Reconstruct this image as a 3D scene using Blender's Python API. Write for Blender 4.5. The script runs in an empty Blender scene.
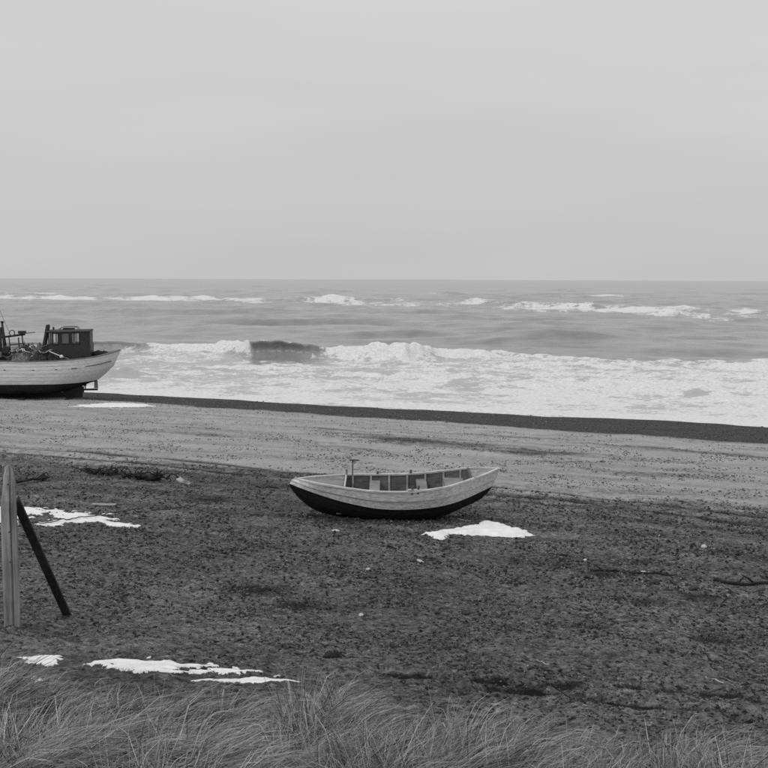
import bpy, math, random
import numpy as np
from mathutils import Vector, Matrix

rnd = random.Random(7)
rng = np.random.default_rng(11)
scene = bpy.context.scene
COL = scene.collection

# ------------------------------------------------------------------ camera
CAM_Z = 7.0
F_PX = 1115.0                       # focal length in pixels of the 768 px photograph
PITCH = math.atan((384 - 279.4) / F_PX)
ROLL = 0.0036
cam_data = bpy.data.cameras.new("camera")
cam_data.sensor_width = 36.0
cam_data.lens = F_PX / 768 * 36.0
cam_data.clip_start = 0.1
cam_data.clip_end = 60000
cam = bpy.data.objects.new("camera", cam_data)
COL.objects.link(cam)
CAM_M = (Matrix.Translation((0, 0, CAM_Z)) @ Matrix.Rotation(math.pi / 2 - PITCH, 4, 'X')
         @ Matrix.Rotation(ROLL, 4, 'Z'))
cam.matrix_world = CAM_M
scene.camera = cam

# ------------------------------------------------------------------ sky, sun, exposure
SUN_EL, SUN_AZ = math.radians(45), math.radians(-125)     # azimuth from +y towards +x
world = bpy.data.worlds.new("World")
scene.world = world
world.use_nodes = True
nt = world.node_tree
nt.nodes.clear()
wo = nt.nodes.new("ShaderNodeOutputWorld")
bg = nt.nodes.new("ShaderNodeBackground")
sky = nt.nodes.new("ShaderNodeTexSky")
sky.sky_type = 'NISHITA'
sky.sun_disc = False
sky.sun_elevation = SUN_EL
sky.sun_rotation = SUN_AZ
sky.dust_density = 4.0
bw = nt.nodes.new("ShaderNodeRGBToBW")
nt.links.new(sky.outputs[0], bw.inputs[0])
tc = nt.nodes.new("ShaderNodeTexCoord")
sep = nt.nodes.new("ShaderNodeSeparateXYZ")
nt.links.new(tc.outputs['Generated'], sep.inputs[0])
# a closed stratus deck: a + b*sin(elevation), with faint long cloud bands
def wmath(op, a, b=None, clamp=False):
    n = nt.nodes.new("ShaderNodeMath"); n.operation = op; n.use_clamp = clamp
    for i, v in enumerate((a, b)):
        if v is None: continue
        if isinstance(v, (int, float)): n.inputs[i].default_value = v
        else: nt.links.new(v, n.inputs[i])
    return n.outputs[0]
zc = wmath('MAXIMUM', sep.outputs[2], 0.0)
base = wmath('ADD', wmath('MULTIPLY', zc, 4.2), 5.75)
mp = nt.nodes.new("ShaderNodeMapping")
mp.inputs['Scale'].default_value = (1.6, 1.6, 13.0)
nt.links.new(tc.outputs['Generated'], mp.inputs[0])
no = nt.nodes.new("ShaderNodeTexNoise")
no.inputs['Scale'].default_value = 1.7
no.inputs['Detail'].default_value = 3.0
no.inputs['Roughness'].default_value = 0.45
nt.links.new(mp.outputs[0], no.inputs['Vector'])
band = wmath('ADD', wmath('MULTIPLY', no.outputs[0], 0.15), 0.925)
cloud = wmath('MULTIPLY', base, band)
tot = wmath('ADD', wmath('MULTIPLY', cloud, 0.94), wmath('MULTIPLY', bw.outputs[0], 0.06))
comb = nt.nodes.new("ShaderNodeCombineColor")
for i in range(3): nt.links.new(tot, comb.inputs[i])
nt.links.new(comb.outputs[0], bg.inputs[0])
bg.inputs[1].default_value = 0.1
nt.links.new(bg.outputs[0], wo.inputs[0])

sun_d = bpy.data.lights.new("sun", 'SUN')
sun_d.energy = 0.75
sun_d.angle = math.radians(28)
sun_d.color = (1, 1, 1)
sun = bpy.data.objects.new("sun", sun_d)
COL.objects.link(sun)
sd = Vector((math.sin(SUN_AZ) * math.cos(SUN_EL), math.cos(SUN_AZ) * math.cos(SUN_EL), math.sin(SUN_EL)))
sun.rotation_euler = sd.to_track_quat('Z', 'Y').to_euler()

scene.view_settings.view_transform = 'Standard'
scene.view_settings.look = 'None'
scene.view_settings.exposure = 0.0
scene.view_settings.gamma = 1.0
scene.view_settings.use_curve_mapping = False
scene.render.engine = 'CYCLES'
scene.cycles.use_denoising = False
scene.cycles.max_bounces = 6
scene.cycles.diffuse_bounces = 3

# ------------------------------------------------------------------ numeric helpers
_perm = np.random.default_rng(5).permutation(4096)
_ang = np.random.default_rng(6).random(4096) * 2 * np.pi
def perlin(x, y, seed=0):
    x = np.asarray(x, float) + seed * 17.31; y = np.asarray(y, float) + seed * 9.77
    xi = np.floor(x).astype(np.int64); yi = np.floor(y).astype(np.int64)
    xf = x - xi; yf = y - yi
    def g(ix, iy, dx, dy):
        h = _ang[_perm[(_perm[ix & 4095] + iy) & 4095]]
        return np.cos(h) * dx + np.sin(h) * dy
    u = xf * xf * xf * (xf * (xf * 6 - 15) + 10); v = yf * yf * yf * (yf * (yf * 6 - 15) + 10)
    a = g(xi, yi, xf, yf); b = g(xi + 1, yi, xf - 1, yf)
    c = g(xi, yi + 1, xf, yf - 1); d = g(xi + 1, yi + 1, xf - 1, yf - 1)
    return 1.5 * ((a + (b - a) * u) + ((c + (d - c) * u) - (a + (b - a) * u)) * v)
def fbm(x, y, s, o=3, seed=0, gain=0.5):
    r = 0; a = 1.0
    for i in range(o):
        r = r + a * perlin(np.asarray(x) / s, np.asarray(y) / s, seed + i); s = s / 2.03; a *= gain
    return r
def sstep(a, b, x):
    t = np.clip((np.asarray(x, float) - a) / (b - a), 0, 1); return t * t * (3 - 2 * t)
def bump1(x, c, w):
    return np.exp(-((x - c) / w) ** 2)
def smooth_curve(pts, n):
    """Catmull-Rom through pts (list of tuples), chord-length spaced, n samples."""
    P = np.array(pts, float)
    d = np.r_[0, np.cumsum(np.sqrt(np.linalg.norm(np.diff(P, axis=0), axis=1)) ** 2)]
    T = np.linspace(0, d[-1], n)
    m = np.zeros_like(P)
    m[1:-1] = (P[2:] - P[:-2]) / (d[2:] - d[:-2])[:, None]
    m[0] = (P[1] - P[0]) / (d[1] - d[0]); m[-1] = (P[-1] - P[-2]) / (d[-1] - d[-2])
    k = np.clip(np.searchsorted(d, T, side='right') - 1, 0, len(P) - 2)
    h = (d[k + 1] - d[k])[:, None]; t = ((T - d[k])[:, None]) / h
    return ((2*t**3 - 3*t**2 + 1) * P[k] + (t**3 - 2*t**2 + t) * h * m[k]
            + (-2*t**3 + 3*t**2) * P[k + 1] + (t**3 - t**2) * h * m[k + 1])
def seg_dist(x, y, pts):
    best = np.full(np.shape(x), 1e9)
    for (ax, ay), (bx, by) in zip(pts[:-1], pts[1:]):
        dx, dy = bx - ax, by - ay
        t = np.clip(((x - ax) * dx + (y - ay) * dy) / (dx * dx + dy * dy), 0, 1)
        best = np.minimum(best, np.hypot(x - ax - t * dx, y - ay - t * dy))
    return best
def poly_sd(x, y, pts):
    """signed distance, positive inside"""
    d = seg_dist(x, y, pts + [pts[0]])
    ins = np.zeros(np.shape(x), bool)
    n = len(pts)
    for i in range(n):
        ax, ay = pts[i]; bx, by = pts[(i + 1) % n]
        c = ((ay > y) != (by > y)) & (x < (bx - ax) * (y - ay) / (by - ay + 1e-12) + ax)
        ins ^= c
    return np.where(ins, d, -d)

# ------------------------------------------------------------------ terrain functions
SH = math.radians(22)
NU = (math.sin(SH), math.cos(SH))          # unit vector from the dune to the sea
_pu = np.array([-400, -30, -3, 0, 2, 3.5, 5, 7, 8.5, 10, 13, 18, 24.5, 30, 40, 48, 56.5, 64, 75, 95, 1500])
_pz = np.array([6.5, 6.2, 5.6, 5.4, 4.9, 4.35, 3.98, 3.70, 3.48, 3.2, 2.72, 2.1, 1.55, 1.2, 0.85, 0.55, 0.0, -.55, -1.3, -2.5, -6.0])
_fu = np.arange(-40, 110, 0.1)
_fz = np.interp(_fu, _pu, _pz)
_k = np.exp(-0.5 * (np.arange(-15, 16) / 6.0) ** 2); _k /= _k.sum()
_fz = np.convolve(np.pad(_fz, 15, mode='edge'), _k, mode='valid')
def ucoord(x, y): return NU[0] * x + NU[1] * y
def base_z(x, y):
    u = ucoord(x, y)
    return np.where((u > -35) & (u < 105), np.interp(u, _fu, _fz), np.interp(u, _pu, _pz))

_R3 = CAM_M.to_3x3()
def ray(px, py):
    d = _R3 @ Vector(((px - 384) / F_PX, (384 - py) / F_PX, -1.0))
    return d
def gp(px, py):
    """where the line of sight through a photograph pixel meets the beach"""
    d = ray(px, py)
    t = np.linspace(2, 120, 6000)
    x, y, z = d.x * t, d.y * t, CAM_Z + d.z * t
    i = int(np.argmax(z < base_z(x, y)))
    return (x[i], y[i])
def gpl(pts): return [gp(*p) for p in pts]

TRACK_A = gpl([(380, 671), (450, 676), (520, 682), (600, 687), (680, 691), (768, 704), (860, 722)])
TRACK_B = gpl([(500, 688), (560, 692), (610, 701), (660, 708), (768, 724), (860, 745)])
OLD_TRACKS = [gpl([(0, 447), (150, 457), (290, 471), (420, 482), (560, 492), (768, 517), (900, 540)]),
              gpl([(0, 452), (150, 464), (290, 478), (420, 490), (560, 500), (768, 526), (900, 552)])]
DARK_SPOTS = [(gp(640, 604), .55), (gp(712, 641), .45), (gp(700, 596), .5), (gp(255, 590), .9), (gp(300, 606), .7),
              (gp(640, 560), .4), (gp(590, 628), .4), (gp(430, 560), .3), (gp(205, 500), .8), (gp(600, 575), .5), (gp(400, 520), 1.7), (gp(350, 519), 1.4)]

FOOT_SPOTS = [gp(12.2, 633), gp(69, 619)]
def ground_detail(x, y):
    u = ucoord(x, y)
    r = np.hypot(x, y)
    dry = sstep(6.0, 9.0, u) * (1 - sstep(27, 31, u))
    band = sstep(28, 31, u) * (1 - sstep(47, 50, u))
    z = 0.05 * fbm(x, y, 2.6, 2, 1) * sstep(3, 9, u) * (1 - sstep(44, 56, u))
    z = z + dry * (0.030 * fbm(x, y, 0.55, 3, 4, .6) + 0.020 * np.abs(fbm(x, y, 0.22, 2, 9)))
    z = z + band * (0.012 * fbm(x, y, 0.5, 2, 14))
    lump = np.maximum(perlin(x / .20, y / .20, 33) - .25, 0) * sstep(7, 9, u) * (1 - sstep(12, 22, u))
    z = z + .04 * lump
    for tr, dep, w in ((TRACK_A, .10, .14), (TRACK_B, .11, .16)):
        d = seg_dist(x, y, tr) + .05 * perlin(x / .3, y / .3, 21)
        z = z - dep * np.exp(-(d / w) ** 2) * (0.75 + .9 * perlin(x / .16, y / .16, 25)) + .026 * np.exp(-((d - .3) / .11) ** 2) * (1 + perlin(x / .2, y / .2, 27))
    for tr in OLD_TRACKS:
        d = seg_dist(x, y, tr)
        z = z - .05 * np.exp(-(d / .25) ** 2) + .03 * np.exp(-((d - .55) / .2) ** 2)
    for cx, cy in FOOT_SPOTS:                       # sand heaped round the foot of the post and brace
        z = z + .05 * np.exp(-(np.hypot(x - cx, y - cy) / .22) ** 2) * (1 + .8 * perlin(x / .1, y / .1, 44))
    for (cx, cy), rr in DARK_SPOTS:
        q = np.exp(-(((x - cx) / rr) ** 2 + ((y - cy) / (rr * .8)) ** 2))
        z = z - .03 * q + .05 * q * np.abs(perlin(x / .11, y / .11, 41))
    return z
def ground_z(x, y):
    x = np.asarray(x, float); y = np.asarray(y, float)
    return base_z(x, y) + ground_detail(x, y)
def gz(x, y): return float(ground_z(np.array([x]), np.array([y]))[0])
def gp3(px, py, dz=0.0):
    x, y = gp(px, py); return Vector((x, y, gz(x, y) + dz))

# ------------------------------------------------------------------ materials
class NT:
    def __init__(self, name):
        self.m = bpy.data.materials.new(name); self.m.use_nodes = True
        self.t = self.m.node_tree
        self.b = self.t.nodes["Principled BSDF"]
    def n(self, typ, **kw):
        n = self.t.nodes.new(typ)
        for k, v in kw.items():
            if hasattr(n, k) and k not in n.inputs: setattr(n, k, v)
            else: self.set(n.inputs[k], v)
        return n
    def set(self, s, v):
        if isinstance(v, bpy.types.NodeSocket): self.t.links.new(v, s)
        else: s.default_value = v
    def math(self, op, a, b=None, c=None, clamp=False):
        n = self.t.nodes.new("ShaderNodeMath"); n.operation = op; n.use_clamp = clamp
        for i, v in enumerate((a, b, c)):
            if v is not None: self.set(n.inputs[i], v)
        return n.outputs[0]
    def coord(self, scale=(1, 1, 1), kind='Object'):
        c = self.t.nodes.new("ShaderNodeTexCoord")
        m = self.t.nodes.new("ShaderNodeMapping"); m.inputs['Scale'].default_value = scale
        self.t.links.new(c.outputs[kind], m.inputs[0]); return m.outputs[0]
    def noise(self, vec, scale, detail=3.0, rough=.55):
        n = self.t.nodes.new("ShaderNodeTexNoise")
        self.set(n.inputs['Vector'], vec); n.inputs['Scale'].default_value = scale
        n.inputs['Detail'].default_value = detail; n.inputs['Roughness'].default_value = rough
        return n.outputs[0]
    def voro(self, vec, scale, out='Distance', rand=1.0):
        n = self.t.nodes.new("ShaderNodeTexVoronoi")
        self.set(n.inputs['Vector'], vec); n.inputs['Scale'].default_value = scale
        n.inputs['Randomness'].default_value = rand
        return n.outputs[out]
    def rng(self, v, a, b, c=0.0, d=1.0, smooth=True):
        n = self.t.nodes.new("ShaderNodeMapRange")
        if smooth: n.interpolation_type = 'SMOOTHSTEP'
        self.set(n.inputs['Value'], v)
        for i, k in ((a, 'From Min'), (b, 'From Max'), (c, 'To Min'), (d, 'To Max')): self.set(n.inputs[k], i)
        return n.outputs[0]
    def mix(self, f, a, b):
        return self.math('ADD', self.math('MULTIPLY', a, self.math('SUBTRACT', 1.0, f)), self.math('MULTIPLY', b, f))
    def attr(self, name):
        n = self.t.nodes.new("ShaderNodeAttribute"); n.attribute_name = name; return n.outputs['Fac']
    def grey(self, v):
        c = self.t.nodes.new("ShaderNodeCombineColor")
        for i in range(3): self.set(c.inputs[i], v)
        return c.outputs[0]
    def bump(self, h, strength, dist):
        b = self.t.nodes.new("ShaderNodeBump"); b.inputs['Strength'].default_value = strength
        b.inputs['Distance'].default_value = dist; self.set(b.inputs['Height'], h)
        self.t.links.new(b.outputs[0], self.b.inputs['Normal'])
    def out(self, base, rough=.8, spec=.3):
        self.set(self.b.inputs['Base Color'], self.grey(base))
        self.set(self.b.inputs['Roughness'], rough)
        self.set(self.b.inputs['Specular IOR Level'], spec)
        return self.m

def mat_paint(name, v, wear=.25, dirt=.3, rough=.55, grain=(1.2, 8, 8), worn=.22):
    """old oil paint on planks: streaks along X, scuffs down to wood, rust dribbles"""
    t = NT(name); c = t.coord(grain); o = t.coord()
    g = t.noise(c, 4, 4); big = t.noise(o, 1.6, 4); spk = t.noise(c, 5, 4, .65)
    f = t.math('MULTIPLY', t.rng(spk, .58, .70), t.rng(big, .45, .66))
    col = t.mix(t.math('MULTIPLY', f, wear * 3, clamp=True), v, worn)
    col = t.math('MULTIPLY', col, t.rng(g, .25, .75, 1 - dirt, 1 + dirt * .35))
    t.bump(t.math('ADD', g, t.math('MULTIPLY', f, -.6)), .5, .004)
    return t.out(col, t.rng(spk, .3, .7, rough - .1, rough + .15))
def mat_wood(name, v, contrast=.45, grain=(30, 30, 1.6), rough=.85, cracks=.6):
    t = NT(name); c = t.coord(grain); o = t.coord()
    g = t.noise(c, 1.0, 5, .6); g2 = t.noise(c, 3.0, 3, .6); big = t.noise(o, 2.2, 3)
    col = t.math('MULTIPLY', t.rng(g, .25, .75, v * (1 - contrast), v * (1 + contrast)), t.rng(big, .3, .7, .75, 1.2))
    cr = t.rng(g2, .30, .40, 1.0 - cracks, 1.0)
    col = t.math('MULTIPLY', col, cr)
    t.bump(t.math('ADD', g, cr), .8, .006)
    return t.out(col, rough, .2)
def mat_plain(name, v, rough=.7, var=.3, scale=9, spec=.3):
    t = NT(name); o = t.coord(); n = t.noise(o, scale, 4)
    t.bump(n, .4, .01)
    return t.out(t.rng(n, .25, .75, v * (1 - var), v * (1 + var)), rough, spec)

# --- sand / gravel
def mat_sand():
    t = NT("beach_sand"); o = t.coord()
    light, wet, dark, humus = t.attr('light'), t.attr('wet'), t.attr('dark'), t.attr('humus')
    streak = t.attr('streak')
    fine = t.noise(o, 26, 6, .68); mid = t.noise(o, 5, 4, .6); big = t.noise(o, .7, 3)
    # dark coarse sand: per-grain-clump speckle
    vc = t.voro(o, 38, 'Color'); vd = t.voro(o, 38, 'Distance')
    sepn = t.t.nodes.new("ShaderNodeSeparateColor"); t.t.links.new(vc, sepn.inputs[0])
    spe = sepn.outputs[0]; spe2 = sepn.outputs[1]
    gran = t.noise(o, 10.5, 5, .78)
    dk = t.math('ADD', t.rng(fine, .28, .72, .012, .095), t.rng(gran, .36, .64, .002, .105))
    dk = t.math('MULTIPLY', dk, t.rng(mid, .3, .7, .72, 1.22))
    dk = t.math('MULTIPLY', dk, t.rng(big, .3, .7, .85, 1.12))
    fl = t.noise(t.coord((1, .8, 1)), 13, 3, .6)
    dk = t.mix(t.math('MULTIPLY', t.rng(fl, .43, .35), .9), dk, .010)  # dark flecks: shade of small trampled hollows, painted into the sand colour
    dk = t.mix(t.math('MULTIPLY', t.rng(fl, .60, .68), .75), dk, .26)
    isd = t.math('MULTIPLY', t.rng(spe, .78, .84), t.rng(vd, .55, .35))
    dk = t.mix(t.math('MULTIPLY', isd, .75), dk, .016)
    isl = t.math('MULTIPLY', t.rng(spe2, .955, .965), t.rng(vd, .42, .3))
    dk = t.mix(t.math('MULTIPLY', isl, .7), dk, .26)
    lt = t.rng(fine, .25, .75, .31, .53)
    lt = t.math('MULTIPLY', lt, t.rng(mid, .3, .7, .88, 1.07))
    lt = t.math('MULTIPLY', lt, t.rng(big, .3, .7, .92, 1.06))
    lt = t.math('MULTIPLY', lt, t.rng(streak, -.6, .6, .84, 1.08))
    dk = t.math('MULTIPLY', dk, t.rng(streak, -.6, .6, 1.05, 1.9))
    lsel = t.math('ADD', t.math('ADD', light, t.math('MULTIPLY', streak, .20)), t.math('MULTIPLY', t.math('SUBTRACT', mid, .5), .9))
    lsel = t.math('ADD', lsel, t.math('MULTIPLY', t.math('SUBTRACT', fine, .5), .6))
    lf = t.math('MULTIPLY', t.rng(lsel, .18, .80), t.rng(light, .02, .2))
    col = t.mix(lf, dk, lt)
    wt = t.math('MULTIPLY', t.rng(gran, .36, .66, .022, .15), t.rng(big, .3, .7, .9, 1.1))
    wt = t.mix(t.math('MULTIPLY', t.math('MULTIPLY', t.rng(spe2, .95, .96), t.rng(vd, .42, .3)), .6), wt, .3)
    wsel = t.math('ADD', wet, t.math('MULTIPLY', t.math('SUBTRACT', gran, .5), 1.3))
    wf = t.math('MULTIPLY', t.rng(wsel, .3, .7), t.rng(wet, .02, .2))
    col = t.mix(wf, col, wt)
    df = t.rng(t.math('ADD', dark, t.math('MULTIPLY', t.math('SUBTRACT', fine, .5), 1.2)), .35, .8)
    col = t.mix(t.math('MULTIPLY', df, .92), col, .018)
    col = t.mix(humus, col, .04)
    h = t.math('ADD', t.math('ADD', fine, t.math('MULTIPLY', gran, 1.4)), t.math('MULTIPLY', t.math('MULTIPLY', vd, -.5), t.math('SUBTRACT', 1.0, lf)))
    t.bump(h, 1.0, .045)
    return t.out(col, .95, .06)
M_SAND = mat_sand()

# --- sea
def mat_sea():
    t = NT("sea_water"); o = t.coord()
    foam, churn = t.attr('foam'), t.attr('churn')
    n1 = t.noise(t.coord((.75, 1, 1)), 2.0, 5, .66); n2 = t.noise(o, .28, 4, .6); n3 = t.noise(o, 5.0, 4, .6)
    lac = t.voro(t.coord((.55, .8, 1)), 1.0, 'Distance')
    sel = t.math('ADD', t.math('MULTIPLY', n1, .55), t.math('MULTIPLY', n2, .45))
    sel = t.math('ADD', sel, t.math('MULTIPLY', t.math('SUBTRACT', n3, .5), .25))
    sel = t.math('ADD', sel, t.math('MULTIPLY', t.math('SUBTRACT', lac, .45), .16))
    lo = t.math('SUBTRACT', .72, t.math('MULTIPLY', foam, .44))
    f = t.rng(t.math('SUBTRACT', sel, lo), -.06, .07)
    f = t.math('MULTIPLY', f, t.rng(foam, .015, .12))
    wcol = t.mix(churn, t.rng(n2, .3, .7, .165, .235), .36)
    col = t.mix(f, wcol, t.rng(n3, .25, .75, .55, .76))
    w1 = t.noise(t.coord((.9, 1.4, 1)), .9, 5, .62); w2 = t.noise(t.coord((.25, .6, 1)), .7, 3, .55)
    h = t.math('ADD', t.math('MULTIPLY', w1, .55), t.math('ADD', w2, t.math('MULTIPLY', f, t.math('MULTIPLY', n3, .35))))
    t.bump(h, .38, .30)
    t.set(t.b.inputs['IOR'], 1.33)
    return t.out(col, t.mix(f, .16, .95), t.mix(f, .5, .1))
M_SEA = mat_sea()

def mat_snow():
    t = NT("old_snow"); o = t.coord()
    n = t.noise(o, 9, 5, .6); s = t.noise(o, 60, 3, .6); d = t.noise(o, 2.5, 4)
    col = t.rng(n, .3, .7, .72, .85)
    col = t.mix(t.math('MULTIPLY', t.rng(t.noise(o, 28, 4, .7), .63, .69), .6), col, .16)
    col = t.math('MULTIPLY', col, t.rng(d, .3, .6, .9, 1.0))
    cov = t.attr('cover')
    e = t.noise(o, 17, 5, .7)
    ef = t.rng(t.math('SUBTRACT', t.math('ADD', t.math('MULTIPLY', cov, .55), .25), e), -.06, .05)
    col = t.mix(ef, .07, col)
    t.bump(t.math('ADD', n, t.math('MULTIPLY', s, .3)), .5, .02)
    t.set(t.b.inputs['Subsurface Weight'], 0.0)
    return t.out(col, .8, .2)
M_SNOW = mat_snow()
def mat_grass():
    t = NT("dry_marram"); a = t.attr('tone'); o = t.coord()
    n = t.noise(o, 14, 2)
    col = t.math('MULTIPLY', t.rng(a, 0, 1, .02, .60, smooth=False), t.rng(n, .3, .7, .8, 1.15))
    return t.out(col, .75, .15)
M_GRASS = mat_grass()
M_PEB_D = mat_plain("dark_pebble", .045, .75, .5, 20)
M_PEB_T = None
def mat_pebble():
    t = NT("pebble_mix"); a = t.attr('tone'); o = t.coord(); n = t.noise(o, 25, 3)
    return t.out(t.math('MULTIPLY', a, t.rng(n, .3, .7, .75, 1.2)), .75, .25)
M_PEB = mat_pebble()
M_POST = mat_wood("weathered_post", .27, .4, (22, 22, 1.3), cracks=.45)
M_BRACE = mat_wood("dark_brace_wood", .030, .5, (30, 30, 1.6), cracks=.5)
M_DRIFT_D = mat_wood("dark_driftwood", .022, .4, (20, 20, 20))
M_DRIFT_L = mat_wood("pale_driftwood", .34, .3, (3, 40, 40), cracks=.3)
M_WHITE = mat_paint("white_hull_paint", .66, .42, .42, .55, worn=.25)
M_WHITE2 = mat_paint("white_cutter_paint", .72, .2, .22, .5, grain=(.7, 5, 5), worn=.25)
M_TAR = mat_paint("black_tar", .008, .10, .6, .6, worn=.05)
M_BOTTOM = mat_paint("dark_antifouling", .018, .12, .5, .6, worn=.06)
M_DECK = mat_wood("bare_deck_wood", .22, .3, (2.0, 26, 26), cracks=.4)
M_INNER = mat_wood("inner_plank_wood", .10, .35, (2.0, 22, 22), cracks=.4)
M_RIB = mat_wood("rib_wood", .30, .3, (18, 18, 4), cracks=.3)
M_RAIL = mat_paint("gunwale_paint", .56, .35, .4, .6, worn=.15)
M_HOUSE = mat_paint("dark_wheelhouse_paint", .040, .25, .45, .5, grain=(8, 8, 1.2), worn=.09)
M_ROOF = mat_plain("tarred_roof", .045, .8, .3)
M_FRAME = mat_plain("black_window_frame", .015, .6, .3)
M_IRON = mat_plain("rusty_iron", .035, .7, .5, 14)
M_IRON_L = mat_plain("galvanised_iron", .16, .55, .4, 14)
M_NET = mat_plain("tarred_net", .045, .95, .75, 11)
M_NET_L = mat_plain("grey_net", .16, .95, .6, 11)
M_PALE = mat_plain("pale_painted_wood", .72, .6, .1)
M_ROPE = mat_plain("hemp_rope", .05, .9, .3, 30)
M_STONE_L = mat_plain("pale_stone", .50, .8, .15, 12)
M_WEED = mat_plain("dark_seaweed", .012, .6, .5, 20)
def mat_glass(name, tint, alpha):
    t = NT(name)
    t.b.inputs['Base Color'].default_value = (tint, tint, tint, 1)
    t.b.inputs['Roughness'].default_value = .08
    t.b.inputs['Alpha'].default_value = alpha
    return t.m
M_GLASS = mat_glass("window_glass", .5, .18)
M_GLASS_D = mat_glass("dirty_window_glass", .16, .92)

# ------------------------------------------------------------------ mesh helpers
def link(name, me, mat, parent=None, smooth=True):
    o = bpy.data.objects.new(name, me); COL.objects.link(o)
    if mat is not None and not me.materials: me.materials.append(mat)
    if smooth: me.shade_smooth()
    if parent is not None: o.parent = parent
    return o
def mesh_np(name, V, F, attrs=None):
    V = np.asarray(V, np.float32); F = np.asarray(F, np.int32)
    me = bpy.data.meshes.new(name)
    k = F.shape[1]
    me.vertices.add(len(V)); me.vertices.foreach_set('co', V.ravel())
    me.loops.add(F.size); me.loops.foreach_set('vertex_index', F.ravel())
    me.polygons.add(len(F)); me.polygons.foreach_set('loop_start', np.arange(0, F.size, k, dtype=np.int32))
    me.update(calc_edges=True)
    for nme, arr in (attrs or {}).items():
        a = me.attributes.new(nme, 'FLOAT', 'POINT'); a.data.foreach_set('value', np.asarray(arr, np.float32))
    me.validate()
    return me
def grid_faces(nr, nc):
    i = np.arange(nr - 1)[:, None] * nc + np.arange(nc - 1)[None, :]
    i = i.ravel()
    return np.stack([i, i + 1, i + nc + 1, i + nc], 1)
class MB:
    def __init__(self): self.v = []; self.f = []
    def add(self, v, f):
        n = len(self.v); self.v += [tuple(p) for p in v]; self.f += [tuple(i + n for i in q) for q in f]; return self
    def box(self, a, b, jit=0.0):
        x0, y0, z0 = a; x1, y1, z1 = b
        v = [(x, y, z) for z in (z0, z1) for x, y in ((x0, y0), (x1, y0), (x1, y1), (x0, y1))]
        if jit: v = [tuple(c + rnd.uniform(-jit, jit) for c in p) for p in v]
        return self.add(v, [(3, 2, 1, 0), (4, 5, 6, 7), (0, 1, 5, 4), (1, 2, 6, 5), (2, 3, 7, 6), (3, 0, 4, 7)])
    def tube(self, pts, rad, n=7, cap=True):
        P = [Vector(p) for p in pts]
        if not hasattr(rad, '__len__'): rad = [rad] * len(P)
        v = []; up = None
        for i, p in enumerate(P):
            d = (P[min(i + 1, len(P) - 1)] - P[max(i - 1, 0)]).normalized()
            if up is None or abs(up.dot(d)) > .98: up = Vector((0, 0, 1)) if abs(d.z) < .9 else Vector((1, 0, 0))
            s = d.cross(up).normalized(); up = s.cross(d).normalized()
            for k in range(n):
                a = 2 * math.pi * k / n
                v.append(p + s * (math.cos(a) * rad[i]) + up * (math.sin(a) * rad[i]))
        f = []
        for i in range(len(P) - 1):
            for k in range(n):
                k2 = (k + 1) % n
                f.append((i * n + k, i * n + k2, (i + 1) * n + k2, (i + 1) * n + k))
        if cap: f += [tuple(range(n - 1, -1, -1)), tuple((len(P) - 1) * n + k for k in range(n))]
        return self.add(v, f)
    def beam(self, p0, p1, w, h, side=(0, 1, 0)):
        p0, p1 = Vector(p0), Vector(p1); d = (p1 - p0).normalized()
        s = Vector(side); s = (s - d * s.dot(d)).normalized(); t = d.cross(s)
        v = []
        for p in (p0, p1):
            for a, b in ((-1, -1), (1, -1), (1, 1), (-1, 1)): v.append(p + s * (a * w / 2) + t * (b * h / 2))
        return self.add(v, [(3, 2, 1, 0), (4, 5, 6, 7), (0, 1, 5, 4), (1, 2, 6, 5), (2, 3, 7, 6), (3, 0, 4, 7)])
    def build(self, name, mat, parent=None, smooth=False, bevel=0.0):
        me = bpy.data.meshes.new(name); me.from_pydata(self.v, [], self.f)
        import bmesh
        bm = bmesh.new(); bm.from_mesh(me)
        if bevel: bmesh.ops.bevel(bm, geom=bm.edges[:], offset=bevel, segments=1, affect='EDGES', clamp_overlap=True)
        bmesh.ops.recalc_face_normals(bm, faces=bm.faces); bm.to_mesh(me); bm.free()
        return link(name, me, mat, parent, smooth)
def tag(o, label=None, cat=None, group=None, kind=None):
    if label: o['label'] = label
    if cat: o['category'] = cat
    if group: o['group'] = group
    if kind: o['kind'] = kind
    return o
def empty(name, loc, rz=0.0, tilt=(0, 0)):
    o = bpy.data.objects.new(name, None); COL.objects.link(o)
    o.location = loc; o.rotation_euler = (tilt[0], tilt[1], rz); o.empty_display_size = .3
    return o
def lump_mesh(name, rx, ry, rz, seed, rough=.3, n=10, scale=1.0, flat=True):
    """an irregular lump resting on z=0"""
    r = np.random.default_rng(seed)
    th = np.linspace(0, np.pi, n); ph = np.linspace(0, 2 * np.pi, 2 * n, endpoint=False)
    V = []
    T, Pp = np.meshgrid(th, ph, indexing='ij')
    x = np.sin(T) * np.cos(Pp); y = np.sin(T) * np.sin(Pp); z = np.cos(T)
    k = 1 + rough * (perlin(x * 1.6 * scale + seed, y * 1.6 * scale + z * 1.3 * scale, seed) + .5 * perlin(x * 3.7 * scale, (y + z) * 3.7 * scale, seed + 3))
    V = np.stack([x * k * rx, y * k * ry, z * k * rz], -1)
    V[0] = V[0].mean(0); V[-1] = V[-1].mean(0)
    if flat: V[..., 2] = np.maximum(V[..., 2], -rz * .35)
    V = V.reshape(-1, 3); m = 2 * n; F = []
    for i in range(n - 1):
        for j in range(m): F.append((i * m + j, (i + 1) * m + j, (i + 1) * m + (j + 1) % m, i * m + (j + 1) % m))
    return mesh_np(name, V, F)

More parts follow.
